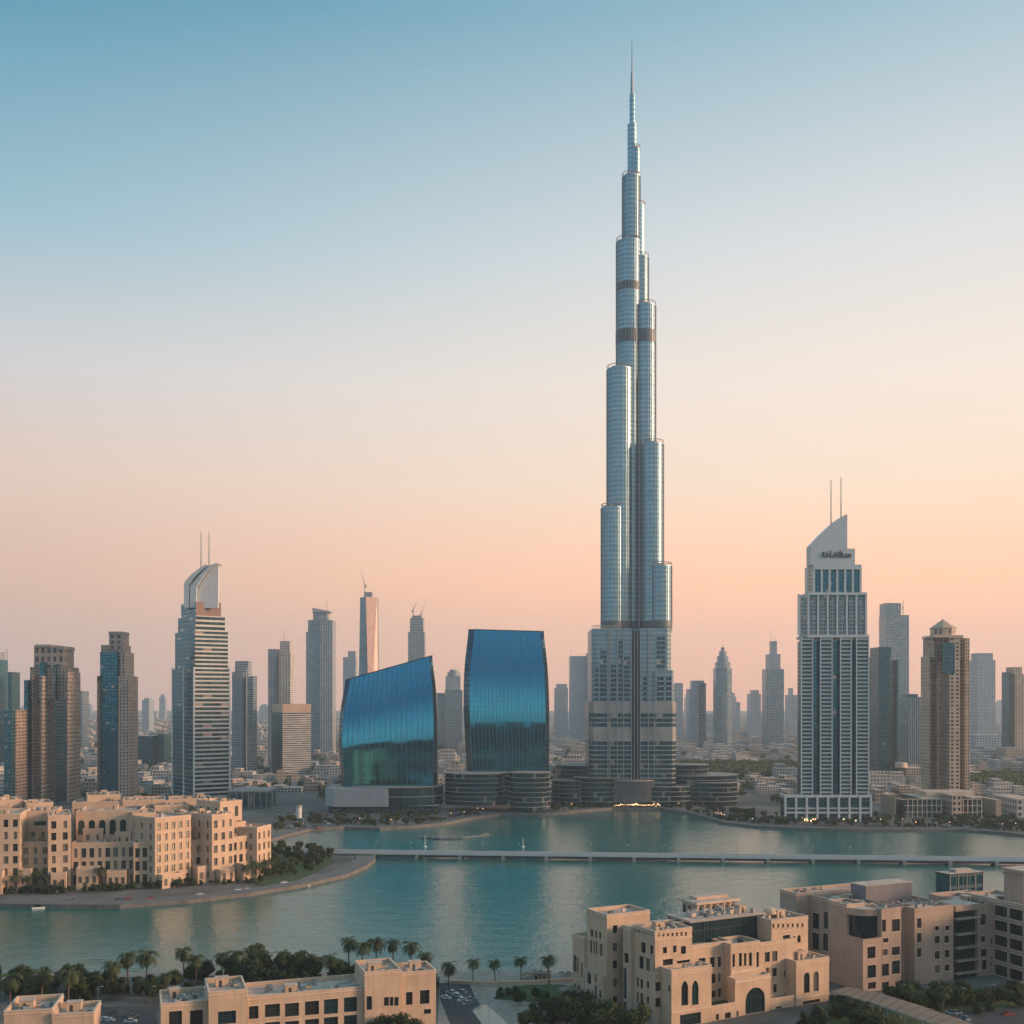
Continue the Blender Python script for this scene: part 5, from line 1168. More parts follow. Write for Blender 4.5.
# ================================================================== LAKE: causeway, booms, jetties
def causeway():
    a,b=(318,852.5),(1200,862.5); z=3.9
    A=Vector(G(a[0],a[1],z)); B=Vector(G(b[0],b[1],z)); d=(B-A).normalized(); n=Vector((-d.y,d.x)); L=(B-A).length
    t=thing('causeway',(A.x,A.y,0),'long low concrete footbridge crossing the whole lake on short piers','bridge')
    fr=Frame(tuple(A),math.degrees(atan2(d.y,d.x))); mb=MB(); mb.obox(fr,-20,L,0,11,z-.9,z,'sail_white','paving',bottom=True); mb.build('deck',t); mb=MB(); mb.obox(fr,-20,L,.4,10.6,z-2.6,z-.92,'dark_metal',bottom=True); mb.build('girder',t)
    mb=MB()
    for v in (0,10.7): mb.obox(fr,-20,L,v,v+.3,z+.01,z+1.0,'sail_white')
    mb.build('parapet',t)
    k=0; u=10
    while u<L and k<70:
        mb=MB(); mb.obox(fr,u-1.2,u+1.2,.2,9.5,-2,z-.92,'concrete'); mb.build('pier',t); u+=31; k+=1
    for i in range(int(L/26)):
        u=14+26*i; p=fr(u,10.3); lt=thing('street_lamp',(p[0],p[1],z),'thin lamp post in the row along the footbridge parapet','street lamp','lamp posts on the footbridge')
        mb=MB(); mb.tube((p[0],p[1],z),(p[0],p[1],z+6.5),.14,'grey_metal',5,.09); mb.build('post',lt); mb=MB(); mb.tube((p[0],p[1],z+6.5),(p[0]+1.2,p[1]-.4,z+6.7),.18,'white_paint',5); mb.build('lamp_head',lt)
causeway()
def floaters():
    mb=MB(); pts=[G(421,838,0.4),G(440,839,0.4),G(462,838.5,0.4),G(480,836.5,0.4),G(489,834.5,0.4)]
    r=thing('floating_boom',pts[0]+(0,),'thin dark curved fountain platform floating in the upper left of the lake','floating platform')
    for i in range(4): mb.tube(pts[i]+(.3,),pts[i+1]+(.3,),1.3,'mech_dark',6)
    mb.build('float',r); mb=MB()
    for i in range(4):
        for f in (0,.33,.66):
            p=Vector(pts[i]).lerp(Vector(pts[i+1]),f); mb.tube((p.x,p.y,1),(p.x,p.y,2.6),.2,'grey_metal',4)
    mb.build('nozzle_row',r)
    for px,h,lab in ((425,9,'pale slender marker mast beside the floating platform'),(523,7,'short pale marker mast standing in the lake behind the footbridge')):
        p=G(px,847,0); o=thing('marker_mast',p+(0,),lab,'mast'); mb=MB(); mb.tube(p+(-1,),p+(h,),.35,'white_paint',6,.2); mb.build('pole',o); mb=MB(); mb.prism(ellipse(p[0],p[1],1.2,1.2,10),-.4,.7,'white_paint','white_paint',closed=True); mb.build('buoy',o)
    # jetty on the left and landing further right
    for (a,b,c,d,lab) in (((9,905.5),(28,900.5),3.4,GZ,'small stone jetty with a tipped end at the far left of the hotel quay'),((290,886.5),(309,884),3.0,1.2,'small dark landing stage on the curved quay right of the hotel')):
        A=Vector(G(*a,1)); B=Vector(G(*b,1)); dd=(B-A).normalized(); fr=Frame(tuple(A),math.degrees(atan2(dd.y,dd.x))); o=thing('jetty',(A.x,A.y,0),lab,'jetty')
        mb=MB(); mb.obox(fr,0,(B-A).length,-c,c,-1,1.3,'concrete','paving'); mb.build('deck',o); mb=MB()
        for i in range(5):
            for v in (-c,c): p=fr((B-A).length*i/4,v); mb.tube(p+(-1,),p+(2.2,),.25,'bark',6)
        mb.build('posts',o)
floaters()

# ================================================================== VEGETATION
def leaf_crown(mb, cx, cy_, cz, rx, rz, nclump, nleaf, sz, mat, rnd):
    cl=[]
    for i in range(nclump):
        while True:
            p=(rnd.uniform(-1,1),rnd.uniform(-1,1),rnd.uniform(-.75,1))
            l=sqrt(p[0]**2+p[1]**2+p[2]**2)
            if .3<l<1: break
        k=.72; cl.append((cx+p[0]*rx*k,cy_+p[1]*rx*k,cz+p[2]*rz*k,rnd.uniform(.26,.5)*rx))
    for c in cl:
        for i in range(nleaf):
            th=rnd.uniform(0,2*pi); u=rnd.uniform(-1,1); r=c[3]*rnd.uniform(.55,1.08); s=sqrt(1-u*u)
            n=Vector((s*cos(th),s*sin(th),u)); p=Vector(c[:3])+n*r*Vector((1,1,.8)).length/1.63
            t=n.orthogonal().normalized(); t.rotate(__import__('mathutils').Quaternion(n,rnd.uniform(0,6.28))); b=n.cross(t)
            t=(t+n*rnd.uniform(-.7,.7)).normalized()*sz*rnd.uniform(.6,1.3); b=(b+n*rnd.uniform(-.7,.7)).normalized()*sz*rnd.uniform(.5,1.0)
            mb.face([p-t-b*.3,p+b,p+t-b*.2,p-b],mat)
def make_tree(name,label,cat,group,h,rx,rz,ncl,nlf,sz,seed,mat='leaf'):
    rnd=random.Random(seed); r=thing(name,(0,0,-500),label,cat,group); mb=MB(); O=(0,0,-500)
    def A(p): return (p[0],p[1],p[2]-500)
    th=h-rz*1.2; mb.tube(A((0,0,0)),A((.1,0,th)),h*.032,'bark',7,h*.02)
    for i in range(6):
        a=i*1.05+rnd.random(); mb.tube(A((.1,0,th*.8)),A((rx*.55*cos(a),rx*.55*sin(a),h-rz*rnd.uniform(.5,1.1))),h*.014,'bark',5,h*.005)
    mb.build('trunk',r); mb=MB(); leaf_crown(mb,0,0,h-rz-500,rx,rz,ncl,nlf,sz,mat,rnd); mb.build('crown',r); return r
def make_palm(label,group,h,seed,cr=3.9):
    rnd=random.Random(seed); r=thing('palm_tree',(0,0,-500),label,'palm tree',group); mb=MB(); seg=5; pr=(0,0,-500)
    for i in range(seg):
        q=(sin(i*.6+seed)*.12*(i+1)*.4,.05*i,(i+1)*h/seg-500); mb.tube(pr,q,.26-.02*i,'bark',7,.25-.02*i); pr=q
    mb.build('trunk',r); mb=MB(); T=Vector(pr)
    for k in range(36):
        a=k*2.4; el=rnd.uniform(-.6,1.3); L=cr*rnd.uniform(.85,1.15); d=Vector((cos(a),sin(a),0)); side=Vector((-sin(a),cos(a),0)); p=T.copy(); ang=el; n=6; w0=.35; pl=p-side*.05; pr_=p+side*.05
        for i in range(n):
            stp=L/n; dirv=d*cos(ang)+Vector((0,0,1))*sin(ang); q=p+dirv*stp; w=.62*sin(pi*(i+1.2)/(n+1.4)); dr=Vector((0,0,-w*.55))
            for j in range(3):
                f0=j/3+.04; f1=(j+.72)/3; a0=p.lerp(q,f0); a1=p.lerp(q,f1)
                for sg in (1,-1): mb.face([a0,a1,a1+side*sg*w+dr+dirv*.3,a0+side*sg*w+dr+dirv*.3],'palm_leaf')
            p=q; ang-=.42
    mb.build('crown',r); return r
T1=make_tree('leafy_tree','dark round leafy tree in the belt behind the near shore','tree','leafy trees along the near shore',9,4.2,3.6,22,110,.42,1)
T2=make_tree('leafy_tree','','tree','leafy trees along the near shore',8,3.6,3.8,18,110,.42,2)
T3=make_tree('leafy_tree','','tree','leafy trees along the near shore',11,4.8,4.2,26,110,.46,3)
P1=make_palm('palm','palm trees along the near promenade',8.0,1); P2=make_palm('palm','palm trees along the near promenade',9.2,2,4.1)
P3=make_palm('palm','palm trees along the near promenade',8.6,5,3.3)
F1=make_tree('shore_tree','','tree','trees along the far shore',8,4.5,3.4,10,26,1.0,4); F2=make_tree('shore_tree','','tree','trees along the far shore',7,3.6,3.2,9,26,.95,5)
protos_used=set()
def place(proto,x,y,rz,sc,label,group,z=GZ):
    if proto.name not in protos_used:
        protos_used.add(proto.name); o=proto; o.location=(x,y,z); o.rotation_euler=(0,0,rz); o.scale=(sc,sc,sc); o['label']=label; o['group']=group; return o
    return copy_tree(proto,(x,y,z),rz,sc,label,group)
random.seed(31)
# near shore belt: (px, py of the base, scale, kind)
belt_l='dark leafy tree in the dense belt behind the bottom left roofs'; bg_='leafy trees along the near shore'
for i in range(125):
    px=random.uniform(-20,440); py=random.uniform(985,1003) if px<200 else random.uniform(978,990)
    if px>335: py=random.uniform(980,996)
    if px>405: py=random.uniform(985,1008)
    if 190<px<245 and py>986: py=984
    x,y=G(px,py); place(random.choice([T1,T2,T3]),x,y,random.uniform(0,6),random.uniform(.5,.95),belt_l,bg_)
for px,pt in ((286,953),(262,955),(300,958)):
    x,y=G(px,981); place(T3,x,y,px,1.12,'large rounded tree cluster rising behind the middle of the long peach building','large rounded trees')
# tall palms with ball like crowns in the belt
for i,(px,pt) in enumerate([(10,981),(42,971),(112,965),(128,958),(147,956),(184,949),(196,957),(222,955),(236,955),(250,950),(257,948),(282,953),(349,940),(362,946),(376,944),(393,942),(411,946),(449,963),(166,975),(68,976),(330,957),(425,957)]):
    base=pt+29+(6 if px<150 else 0); x,y=G(px,base); hgt=(base-pt)/F*y; place(random.choice([P1,P2,P3]),x,y,px,hgt/8.8*random.uniform(.94,1.06),'shaggy headed palm standing above the leafy tree belt at lower left','palms above the tree belt')
labs=['leftmost of the four tall palms on the sandy promenade','second of the four tall palms on the sandy promenade, with bushes to its right','third of the four tall palms on the sandy promenade','rightmost of the four tall palms on the sandy promenade, nearest the ornate building']
for (px,pt,pb_),lb in zip([(473,960,985),(495,961,984),(521,958,983),(549,957,986)],labs):
    x,y=G(px,pb_); place(P2,x,y,px*.7,(pb_-pt)/F*y/10.2,lb,'four palms on the promenade')
# garden palms and trees
for px,py,s in [(545,1012,.9),(560,1022,1),(575,1020,.9),(590,1024,1.0),(603,1026,.9),(534,1021,.8),(520,1006,.6),(622,1026,.9),(640,1034,.9),(500,998,.5),(570,1008,.7),(585,1012,.8),(552,1026,.9),(567,1030,1),(581,1034,1),(598,1034,1),(612,1034,1),(540,1030,.8),(526,1030,.6),(630,1040,1.1),(556,1016,.6),(515,1000,.45),(508,996,.4),(536,1000,.4)]:
    x,y=G(px,py); place(random.choice([T1,T2,T3]),x,y,px,s*1.05,'dark garden tree beside the ornate building left corner','garden trees beside the ornate building')
for px,py,s in [(905,1003,.95),(916,1000,.9),(930,1006,.8),(895,1003,.7),(940,1003,.95),(955,1012,.8),(968,1008,.7),(985,1006,.7),(1000,1002,.7),(1015,1000,.7),(978,1015,.6),(836,1012,.7),(843,1006,.6),(855,1010,.6),(860,1034,1),(878,1040,1),(888,1000,.5),(897,1008,.8),(911,1008,.9),(923,1012,.9),(936,1012,1),(948,1006,.9),(962,1004,.8),(975,1006,.7),(992,1002,.7),(1008,1006,.7),(1020,1008,.8),(836,1020,.8),(850,1026,.9),(818,1028,1),(805,1032,.9),(866,1028,.8),(990,1012,.6)]:
    x,y=G(px,py); place(random.choice([T1,T2,T3]),x,y,px,s,'dark garden tree at the foot of the modern beige building','garden trees beside the modern building')
for px,py,s in [(916,1016,1.0),(943,1018,1.2),(905,1010,1.0)]:
    x,y=G(px,py); place(P1,x,y,px,s,'slim palm among the garden trees under the modern beige building','palms under the modern building')
for px,s in [(385,1.0),(400,1.1),(415,.9),(372,.8),(345,.7)]:
    x,y=G(px,1050); place(T3,x,y,px,s,'dark tree in front of the long peach building at the bottom edge','trees in front of the peach building')
# promontory trees
random.seed(32)
Ppoly=[(256,850),(285,848),(318,853),(335,858),(326,866),(298,877),(262,884),(256,878)]
n=0
while n<90:
    px,py=random.uniform(250,336),random.uniform(848,885)
    if not in_poly(px,py,Ppoly) or px<272 and 862<py<874: continue
    x,y=G(px,py); place(random.choice([T1,T2]),x,y,px,random.uniform(.5,.85),'low green tree in the garden on the rounded promontory','promontory garden trees'); n+=1
for px,py,s in [(100,888,1.25),(246,882,1.1),(253,880,1.2),(259,879,1.0),(266,877,1.1),(6,890,1.0),(14,892,1.0),(22,889,1.1),(28,891,.9),(85,890,.5),(60,891,.6),(2,889,1.2),(10,889,1.3),(18,890,1.2),(33,889,1.0),(38,889.5,1.1),(46,890,.9),(263,878,1.0),(272,875,1.1)]:
    x,y=G(px,py+1.5); place(P2,x,y,px,s,'broad palm standing against the front of the waterfront hotel','palms in front of the hotel')
for i in range(80):
    px=random.uniform(-10,262); py=892-max(0,(px-60))*.055+random.uniform(.8,2.2); x,y=G(px,py); place(random.choice([T1,T2]),x,y,px,random.uniform(.3,.62),'small clipped bush at the foot of the waterfront hotel','bushes at the foot of the hotel')
# far shore trees
random.seed(33); n=0
def shoreY(px):
    for (a,b),(c,d) in zip(far_shore,far_shore[1:]):
        if a<=px<=c: return b+(d-b)*(px-a)/(c-a)
    return 836
while n<230:
    px=random.uniform(268,1030); py=shoreY(px)-random.uniform(2.2,13)
    if 612<px<660 and py>800: continue
    if 780<px<874 and py<822.5: continue
    x,y=G(px,max(py,806.3) if 540<px<755 else py)
    if y>1147 and 540<px<755 or y>1082 and 325<px<540: continue
    if 880<px<1000 and y>1030: continue
    place(random.choice([F1,F2]),x,y,px,random.uniform(.55,1.0),'dark tree in the planted strip along the far shore','trees along the far shore'); n+=1

random.seed(34)
for i in range(150):
    px=random.choice([random.uniform(330,611),random.uniform(331,611),random.uniform(662,785),random.uniform(874,1026)]); py=shoreY(px)-random.uniform(1.4,4.6)
    x,y=G(px,max(py,806.2)); place(F2,x,y,px,random.uniform(.3,.62),'low dark bush beside the far shore promenade','bushes along the far shore')
# ================================================================== LOW-RISE CITY
random.seed(41)
keep=[]   # px ranges x Y ranges already taken by towers
for o in list(COL.objects):
    if o.parent is None and o.get('category') in ('tower','office building','building','turret') : keep.append((o.location.x,o.location.y,34 if o.get('category')=='tower' else 60))
def free(x,y,r=0):
    for a,b,q in keep:
        if abs(x-a)<q+r and -20<y-b+0<q+60+r: return False
    if abs(y-(1640+abs(x)*0))<26 and False: return False
    return True
lowm=[]
for k in range(9):
    mb=MB(); rnd=random.Random(k); w,d,h=rnd.uniform(16,34),rnd.uniform(14,26),rnd.uniform(6,15); m=['f_low','f_low_white','f_grey','f_low'][k%4]; rf=['roof_gravel','roof_grey','roof_gravel'][k%3]
    mb.box(-w/2,w/2,-d/2,d/2,0,h,m,rf,bay=3.5,st=3.6); mb.box(-w/2+1,-w/2+w*.4,-d/2+2,d/2-3,h,h+rnd.uniform(2,5),m,rf,bay=3.5,st=3.6)
    if k%2: mb.box(w/2+.02,w/2+w*.5,-d/2-3,d/2-5,0,h*.7,m,rf,bay=3.5,st=3.6)
    for i in range(5): x,y=rnd.uniform(-w/2+1,w/2-3),rnd.uniform(-d/2+1,d/2-3); mb.box(x,x+2,y,y+1.6,h,h+1.4,'grey_panel')
    o=mb.build('low_rise_building'); lowm.append((mb,o.data)); bpy.data.objects.remove(o)
roads_y=lambda x: False
cells=[]
for i in range(2600):
    Yp=1150*(6000/1150)**(random.random()**.8); px=random.uniform(-30,1054); x=X(px,Yp)
    if Yp<1260 and (310<px<770 or 770<px<880): continue
    if Yp<1180 and px<285: continue
    if not free(x,Yp): continue
    if any(abs(x-a)<30 and abs(Yp-b)<30 for a,b in cells): continue
    if abs(Yp-1640)<24 or abs(Yp-2300)<40: continue
    if 640<px<795 and 1560<Yp<1900: continue
    if px>965 and 1330<Yp<1600: continue
    cells.append((x,Yp))
cells.sort(key=lambda c:c[1])
rest=MB()
for i,(x,y) in enumerate(cells):
    k=random.randrange(9); sc=random.uniform(.8,1.25)
    if i<285:
        o=bpy.data.objects.new('low_rise_building',lowm[k][1]); COL.objects.link(o); o.location=(x,y,GZ); o.scale=(sc,sc,sc*random.uniform(.7,1.3)); o.rotation_euler=(0,0,random.choice([0,0,.2,-.3,1.57]))
        tag(o,'low flat roofed building in the hazy low rise districts behind the towers','building','low rise buildings behind the towers')
    else:
        w=lowm[k][0]; b=len(rest.v); s2=sc*(1+max(0,(y-3000))/4000); rest.v+=[(x+v[0]*s2,y+v[1]*s2,GZ+v[2]*sc*1.2) for v in w.v]; rest.f+=[tuple(q+b for q in f) for f in w.f]; rest.m+=[rest.mi(w.mats[m]) for m in w.m]; rest.uv+=w.uv; rest.smooth+=w.smooth
tag(rest.build('distant_low_rise_city'),kind='stuff')
print('low rise', len(cells))
# trees between the houses, far off: one leafy mass
wood=MB(); rnd=random.Random(9)
def tuft(x,y,r,h):
    for i in range(26):
        th=rnd.uniform(0,6.28); u=rnd.uniform(-.2,1); s=sqrt(max(0,1-u*u)); p=Vector((x+r*s*cos(th)*rnd.uniform(.6,1.1),y+r*s*sin(th)*rnd.uniform(.6,1.1),GZ+h*.35+h*.6*u)); a=Vector((rnd.uniform(-1,1),rnd.uniform(-1,1),rnd.uniform(-1,1))).normalized()*r*.5; b=a.orthogonal().normalized()*r*.42
        wood.face([p-a,p+b,p+a,p-b],'leaf')
for i in range(900):
    Yp=1160*(4200/1160)**(random.random()); px=random.uniform(-20,1044); x=X(px,Yp)
    if not free(x,Yp,-12): continue
    if Yp<1240 and 300<px<770: continue
    tuft(x,Yp,random.uniform(3.5,7),random.uniform(6,9))
for i in range(620):
    px=random.uniform(640,795); Yp=random.uniform(1560,1900); tuft(X(px,Yp),Yp,random.uniform(5,8),9)
for i in range(420):
    px=random.uniform(962,1040); Yp=random.uniform(1330,1600); tuft(X(px,Yp),Yp,random.uniform(5,8),9)
tag(wood.build('distant_wood'),kind='stuff')

# ================================================================== SHORE LIFE: cars, lamps, parasols, boats
def make_car(k):
    r=thing('parked_car',(0,0,-500),'','car','cars parked along the far shore'); m='car_paint_%d'%k
    def pr(mb,x0,x1,y0,y1,z0,z1,sh,mat):
        a=[(x0,y0,z0),(x1,y0,z0),(x1,y1,z0),(x0,y1,z0)]; b=[(x0+sh,y0+.12,z1),(x1-sh,y0+.12,z1),(x1-sh,y1-.12,z1),(x0+sh,y1-.12,z1)]
        a=[(p[0],p[1],p[2]-500) for p in a]; b=[(p[0],p[1],p[2]-500) for p in b]
        mb.face(b,mat); mb.face(a[::-1],mat)
        for i in range(4): j=(i+1)%4; mb.face([a[i],a[j],b[j],b[i]],mat)
    mb=MB(); pr(mb,-2.2,2.2,-.9,.9,.35,.95,.12,m); mb.build('body',r); mb=MB(); pr(mb,-1.3,1.1,-.82,.82,.952,1.45,.42,'window_glass'); pr(mb,-.85,.65,-.68,.68,1.452,1.5,.05,m); mb.build('cabin',r)
    for x in (-1.4,1.4):
        for y in (-.92,.72): mb=MB(); mb.tube((x,y,-499.65),(x,y+.2,-499.65),.34,'tyre',10); mb.build('wheel',r)
    return r
cars=[make_car(k) for k in range(5)]
random.seed(51)
def shore_pt(px,back):
    return G(px,shoreY(px)-back)
for i in range(26): 
    px=412+i*2.1+random.uniform(-.5,.5); x,y=shore_pt(px,4.6+(i%2)*1.0); place(random.choice(cars),x,y,1.57+random.uniform(-.1,.1),1.2,'car in the packed waterfront car park below the blue glass buildings','cars parked along the far shore')
for i in range(34): 
    px=random.uniform(272,332); x,y=G(px,random.uniform(811,829)); place(random.choice(cars),x,y,random.choice([0,.3,1.5]),1.2,'car on the plaza car park between the hotel and the slanted blue building','cars on the plaza car park')
for i in range(14):
    px=random.uniform(940,1020); x,y=G(px,random.uniform(826,828)); place(random.choice(cars),x,y,.1,1.2,'car parked by the shore below the beige podium building','cars at the right shore')
for px,py in [(118,904.5),(150,903),(128,903.8),(238,894.5),(247,893.5),(284,887.5),(70,904.5),(200,899.0)]:
    x,y=G(px,py-5.5+1.5); place(cars[random.randrange(5)],x,y,.35,1.0,'car on the quay road in front of the waterfront hotel','cars on the hotel quay')
for i in range(16):
    px=random.choice([random.uniform(443,475),random.uniform(930,1022),random.uniform(100,150)]); py=random.uniform(988,1006) if px<480 and px>300 else random.uniform(1012,1024)
    x,y=G(px,py); place(random.choice(cars),x,y,random.uniform(0,3),1.0,'car among those scattered on the foreground roads','cars on the foreground roads')
for px,py,lb in [(452,994,'white car turning at the plaza road below the palms'),(462,1001,'pale car in the cluster on the plaza road'),(470,999,'car furthest right of the cluster on the plaza road'),(118,1014,'dark car between the two bottom left buildings'),(133,1018,'silver car between the two bottom left buildings'),(105,1021,'car nearest the camera between the bottom left buildings')]:
    x,y=G(px,py); place(cars[0 if px in(452,462) else random.randrange(5)],x,y,random.uniform(0,3),1.0,lb,'cars near the camera')
# glowing terrace lamps
def lamp(x,y,z,lab,grp,h=2.6,r=.42):
    o=thing('terrace_lamp',(x,y,z),lab,'lamp',grp); mb=MB(); mb.tube((x,y,z),(x,y,z+h),.07,'dark_metal',4); mb.build('post',o); mb=MB()
    for i in range(4):
        a0,a1=-pi/2+pi*i/4,-pi/2+pi*(i+1)/4; E0=ellipse(x,y,max(.01,r*cos(a0)),max(.01,r*cos(a0)),8); E1=ellipse(x,y,max(.01,r*cos(a1)),max(.01,r*cos(a1)),8)
        for k in range(8): mb.face([E0[k]+(z+h+r*sin(a0),),E0[(k+1)%8]+(z+h+r*sin(a0),),E1[(k+1)%8]+(z+h+r*sin(a1),),E1[k]+(z+h+r*sin(a1),)],'lamp_glow')
    mb.build('globe',o)
for i in range(24): x=X(615+i*1.95,1142); lamp(x,1142+random.uniform(-1,3),GZ,'warm glowing lamp on the restaurant terrace at the foot of the tallest tower','lamps on the central terrace',2+random.random()*2,random.uniform(.4,.75))
for i in range(20): px=random.choice([random.uniform(801,817),random.uniform(838,858)]); lamp(X(px,1004),1004+random.uniform(-2,3),GZ,'warm glowing lamp under the white colonnade of the pillared tower','lamps under the colonnade',1.6+random.random()*2,random.uniform(.35,.65))
for i in range(30): px=random.choice([random.uniform(330,610),random.uniform(665,760),random.uniform(880,1020)]); x,y=shore_pt(px,random.uniform(2,6)); lamp(x,y,GZ,'small warm lamp post on the far shore promenade','lamps on the far promenade',4,.3)
# sun shades on terraces
def shade_proto(c,grp):
    r=thing('parasol',(0,0,-500),'','parasol',grp); mb=MB(); mb.tube((0,0,-500),(0,0,-497.4),.06,'grey_metal',5); mb.build('pole',r); mb=MB(); E=ellipse(0,0,1.9,1.9,8)
    for i in range(8): mb.face([E[i]+(-497.7,),E[(i+1)%8]+(-497.7,),(0,0,-496.9)],c); mb.face([E[(i+1)%8]+(-497.7,),E[i]+(-497.7,),(0,0,-497.6)],c)
    mb.build('canopy',r); return r
sh=shade_proto('canvas','parasols'); 
for i in range(26): px=614+i*1.8; place(sh,X(px,1142),1142+random.uniform(-1.5,3),0,1.0,'pale parasol on the waterside terrace below the tallest tower','parasols on the central terrace')
for i in range(26): px=random.choice([random.uniform(784,870),random.uniform(880,990),random.uniform(735,775)]); x,y=shore_pt(px,random.uniform(2.0,3.8)); place(sh,x,y,px,1.0,'pale parasol on the right hand shore terraces','parasols on the right shore')
for i in range(16): px=random.uniform(524,570); x,y=G(px,random.uniform(975.5,981)); place(sh,x,y,px,.9,'pale parasol on the sandy promenade by the ornate building','parasols on the near promenade')
# near plaza: road, lawns, paving, pool
def sheet(name,pts,z,mat,kind='structure'):
    mb=MB(); mb.face([G(*p)+(z,) for p in pts][::-1] if False else [G(*p)+(z,) for p in pts],mat); o=mb.build(name); tag(o,kind=kind); return o
sheet('plaza',[(436,1060),(700,1060),(640,974.5),(440,974.5)],GZ+.31,'paving')
sheet('road',[(440,1000),(452,1030),(498,1040),(482,1008),(474,996),(470,985),(450,983),(440,984)],GZ+.318,'asphalt')
sheet('lawn',[(494,1000),(530,1003),(570,1003),(584,990),(560,985),(525,986),(500,990)],GZ+.319,'lawn')
sheet('pool',[(470,1008),(486,1005),(512,1028),(500,1040),(484,1028)],GZ+.322,'pool')
sheet('garden',[(255,852),(285,850),(318,855),(334,860),(324,869),(297,881),(262,886),(250,882)],GZ+.31,'lawn')
sheet('garden',[(800,1060),(1100,1060),(1100,985),(1010,985),(870,1000),(830,1000)],GZ+.31,'lawn')
sheet('road',[(925,1030),(960,1012),(1100,1002),(1100,1040)],GZ+.33,'asphalt')
sheet('road',[(85,1060),(160,1060),(155,1008),(92,1008)],GZ+.33,'asphalt')
t=thing('promenade_wall',G(500,985)+(GZ,),'low stone wall behind the four promenade palms','wall'); mb=MB()
w=[Vector(G(*p)) for p in ((446,984),(480,986),(520,985.5),(560,983),(575,982))]
for a,b in zip(w,w[1:]):
    fr=Frame(tuple(a),math.degrees(atan2(b.y-a.y,b.x-a.x))); mb.obox(fr,0,(b-a).length-.01,0,.6,GZ,GZ+1.5,'sandstone'); mb.obox(fr,0,(b-a).length-.01,-.1,.7,GZ+1.5,GZ+1.7,'sandstone_light',bottom=True)
mb.build('stonework',t)
for (a,b,lab) in ((533,540,'left small dark kiosk on the sandy promenade'),(542,547,'right small dark kiosk on the sandy promenade')):
    Y=G(a,982)[1]; t=thing('kiosk',(X(a,Y),Y,GZ),lab,'kiosk'); mb=MB(); mb.box(X(a,Y),X(b,Y)-.3,Y,Y+3,GZ,GZ+3,'f_brown'); mb.build('body',t); mb=MB(); mb.box(X(a,Y)-.4,X(b,Y)+.1,Y-.4,Y+3.4,GZ+3,GZ+3.3,'dark_metal',bottom=True); mb.build('roof',t)
for i,(px,py) in enumerate([(446,1000),(452,1012),(470,992),(480,1004),(489,1016),(500,986),(530,984),(566,986),(98,1006),(150,1006),(960,1008),(990,1004),(1018,1001)]):
    x,y=G(px,py); lt=thing('street_lamp',(x,y,GZ),'slim grey street lamp along the foreground roads and promenade','street lamp','foreground street lamps'); mb=MB(); mb.tube((x,y,GZ),(x,y,GZ+7),.09,'grey_metal',6,.06); mb.tube((x,y,GZ+7),(x+1.3,y,GZ+7.2),.06,'grey_metal',5); mb.build('post',lt); mb=MB(); mb.box(x+1.1,x+1.9,y-.15,y+.15,GZ+7.12,GZ+7.26,'white_paint',bottom=True); mb.build('lamp_head',lt)
# tent roofs beside the ornate building
fr=Frame(G(566,1003),20)
for i,(u,v,lab) in enumerate(((0,0,'left pale tent roof at the foot of the ornate building'),(9,-1,'middle pale tent roof at the foot of the ornate building'),(16,-6,'right pale tent roof at the foot of the ornate building'))):
    p=fr(u,v); t=thing('tent_roof',(p[0],p[1],GZ),lab,'tent'); mb=MB(); c=fr(u+4,v+4); q=[fr(u,v),fr(u+8,v),fr(u+8,v+8),fr(u,v+8)]
    for k in range(4): mb.face([q[k]+(GZ+3.4,),q[(k+1)%4]+(GZ+3.4,),c+(GZ+5.6,)],'canvas'); mb.face([q[(k+1)%4]+(GZ+3.4,),q[k]+(GZ+3.4,),c+(GZ+5.2,)],'canvas')
    mb.build('canopy',t)
    for k in range(4): mb=MB(); mb.tube(q[k]+(GZ,),q[k]+(GZ+3.4,),.12,'grey_metal',5); mb.build('post',t)
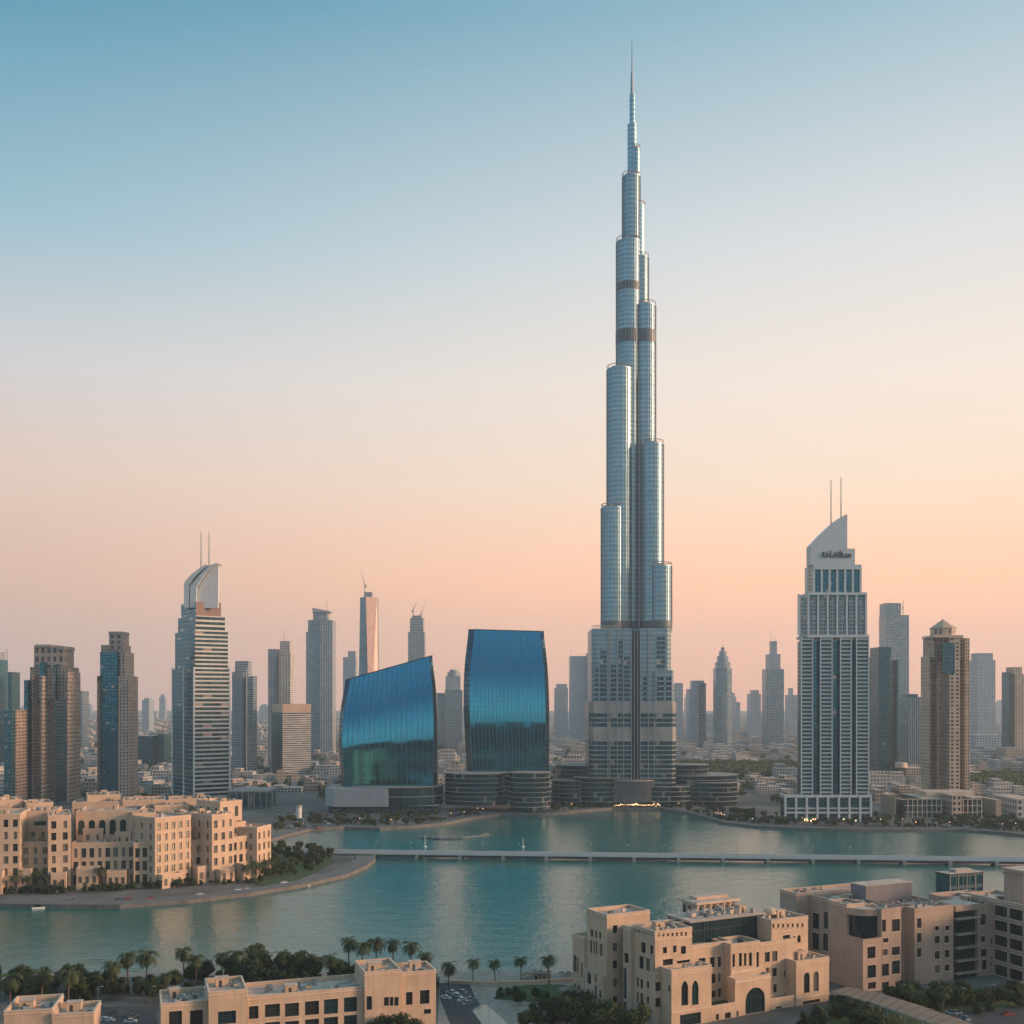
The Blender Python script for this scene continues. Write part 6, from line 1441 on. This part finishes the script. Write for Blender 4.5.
# boats at the hotel quay
for px,py,lb in ((297,888,'small dark boat moored at the landing stage of the curved quay'),(40,908.5,'small pale boat moored beside the stone jetty')):
    p=G(px,py,0); fr=Frame(p,20); t=thing('boat',p+(0,),lb,'boat'); mb=MB(); H_=[fr(-4,-1.1),fr(2,-1.2),fr(4.5,0),fr(2,1.2),fr(-4,1.1)]; mb.prism(H_,-.2,1.0,'white_paint' if px<100 else 'mech_dark','bark'); mb.build('hull',t); mb=MB(); mb.obox(fr,-2.5,.5,-.8,.8,1.0,2.1,'window_glass','white_paint'); mb.build('cabin',t)
# unseen dark blocks added behind the camera to darken reflections in the mirrored glass
random.seed(61)
for i in range(58):
    x=-860+(i%34)*40+random.uniform(-12,12); y=random.uniform(-700,-420) if i%2 else -400; h=random.choice([56,66,74,80,88,94,76,70]) if i%2 else random.uniform(44,58); w=random.uniform(40,58)
    if i>=34: x=-440+(i-34)*34; y=-150; h=random.uniform(40,62); w=36; mb=MB()
    mb.box(x,x+w,y,y+30,GZ,h,'f_rear','mech_dark'); mb.box(x+4,x+w-6,y+4,y+24,h,h+6,'f_rear','mech_dark')
    tag(mb.build('rear_reflection_block',loc=(x+w/2,y+15,GZ)),'dark block added behind the camera only to darken reflections in the blue glass','tower','reflection blocks added behind the camera')
# ================================================================== HAZE
m,nt,out=new_mat('haze_mat'); pv=nt.nodes.new('ShaderNodeVolumePrincipled'); pv.inputs['Color'].default_value=(0.84,0.93,1.0,1); pv.inputs['Density'].default_value=0.000078; pv.inputs['Anisotropy'].default_value=0.2
nt.links.new(pv.outputs[0],out.inputs['Volume'])
mb=MB(); a,b,c,d,z0,z1=-15050,15050,-2550,11550,-5,846
q=[(a,c),(b,c),(b,d),(a,d)]
mb.face([p+(z1,) for p in q],'haze_mat'); mb.face([p+(z0,) for p in q[::-1]],'haze_mat')
for i in range(4): mb.face([q[i]+(z0,),q[(i+1)%4]+(z0,),q[(i+1)%4]+(z1,),q[i]+(z1,)],'haze_mat')
hz=mb.build('haze'); tag(hz,kind='stuff')
bm=bmesh.new(); bm.from_mesh(hz.data); bmesh.ops.remove_doubles(bm,verts=bm.verts,dist=.01); bm.to_mesh(hz.data); bm.free()
# drop unused prototypes
for o in list(COL.objects):
    if o.parent is None and abs(o.location.z+500)<1:
        for ch in list(o.children): bpy.data.objects.remove(ch)
        bpy.data.objects.remove(o)
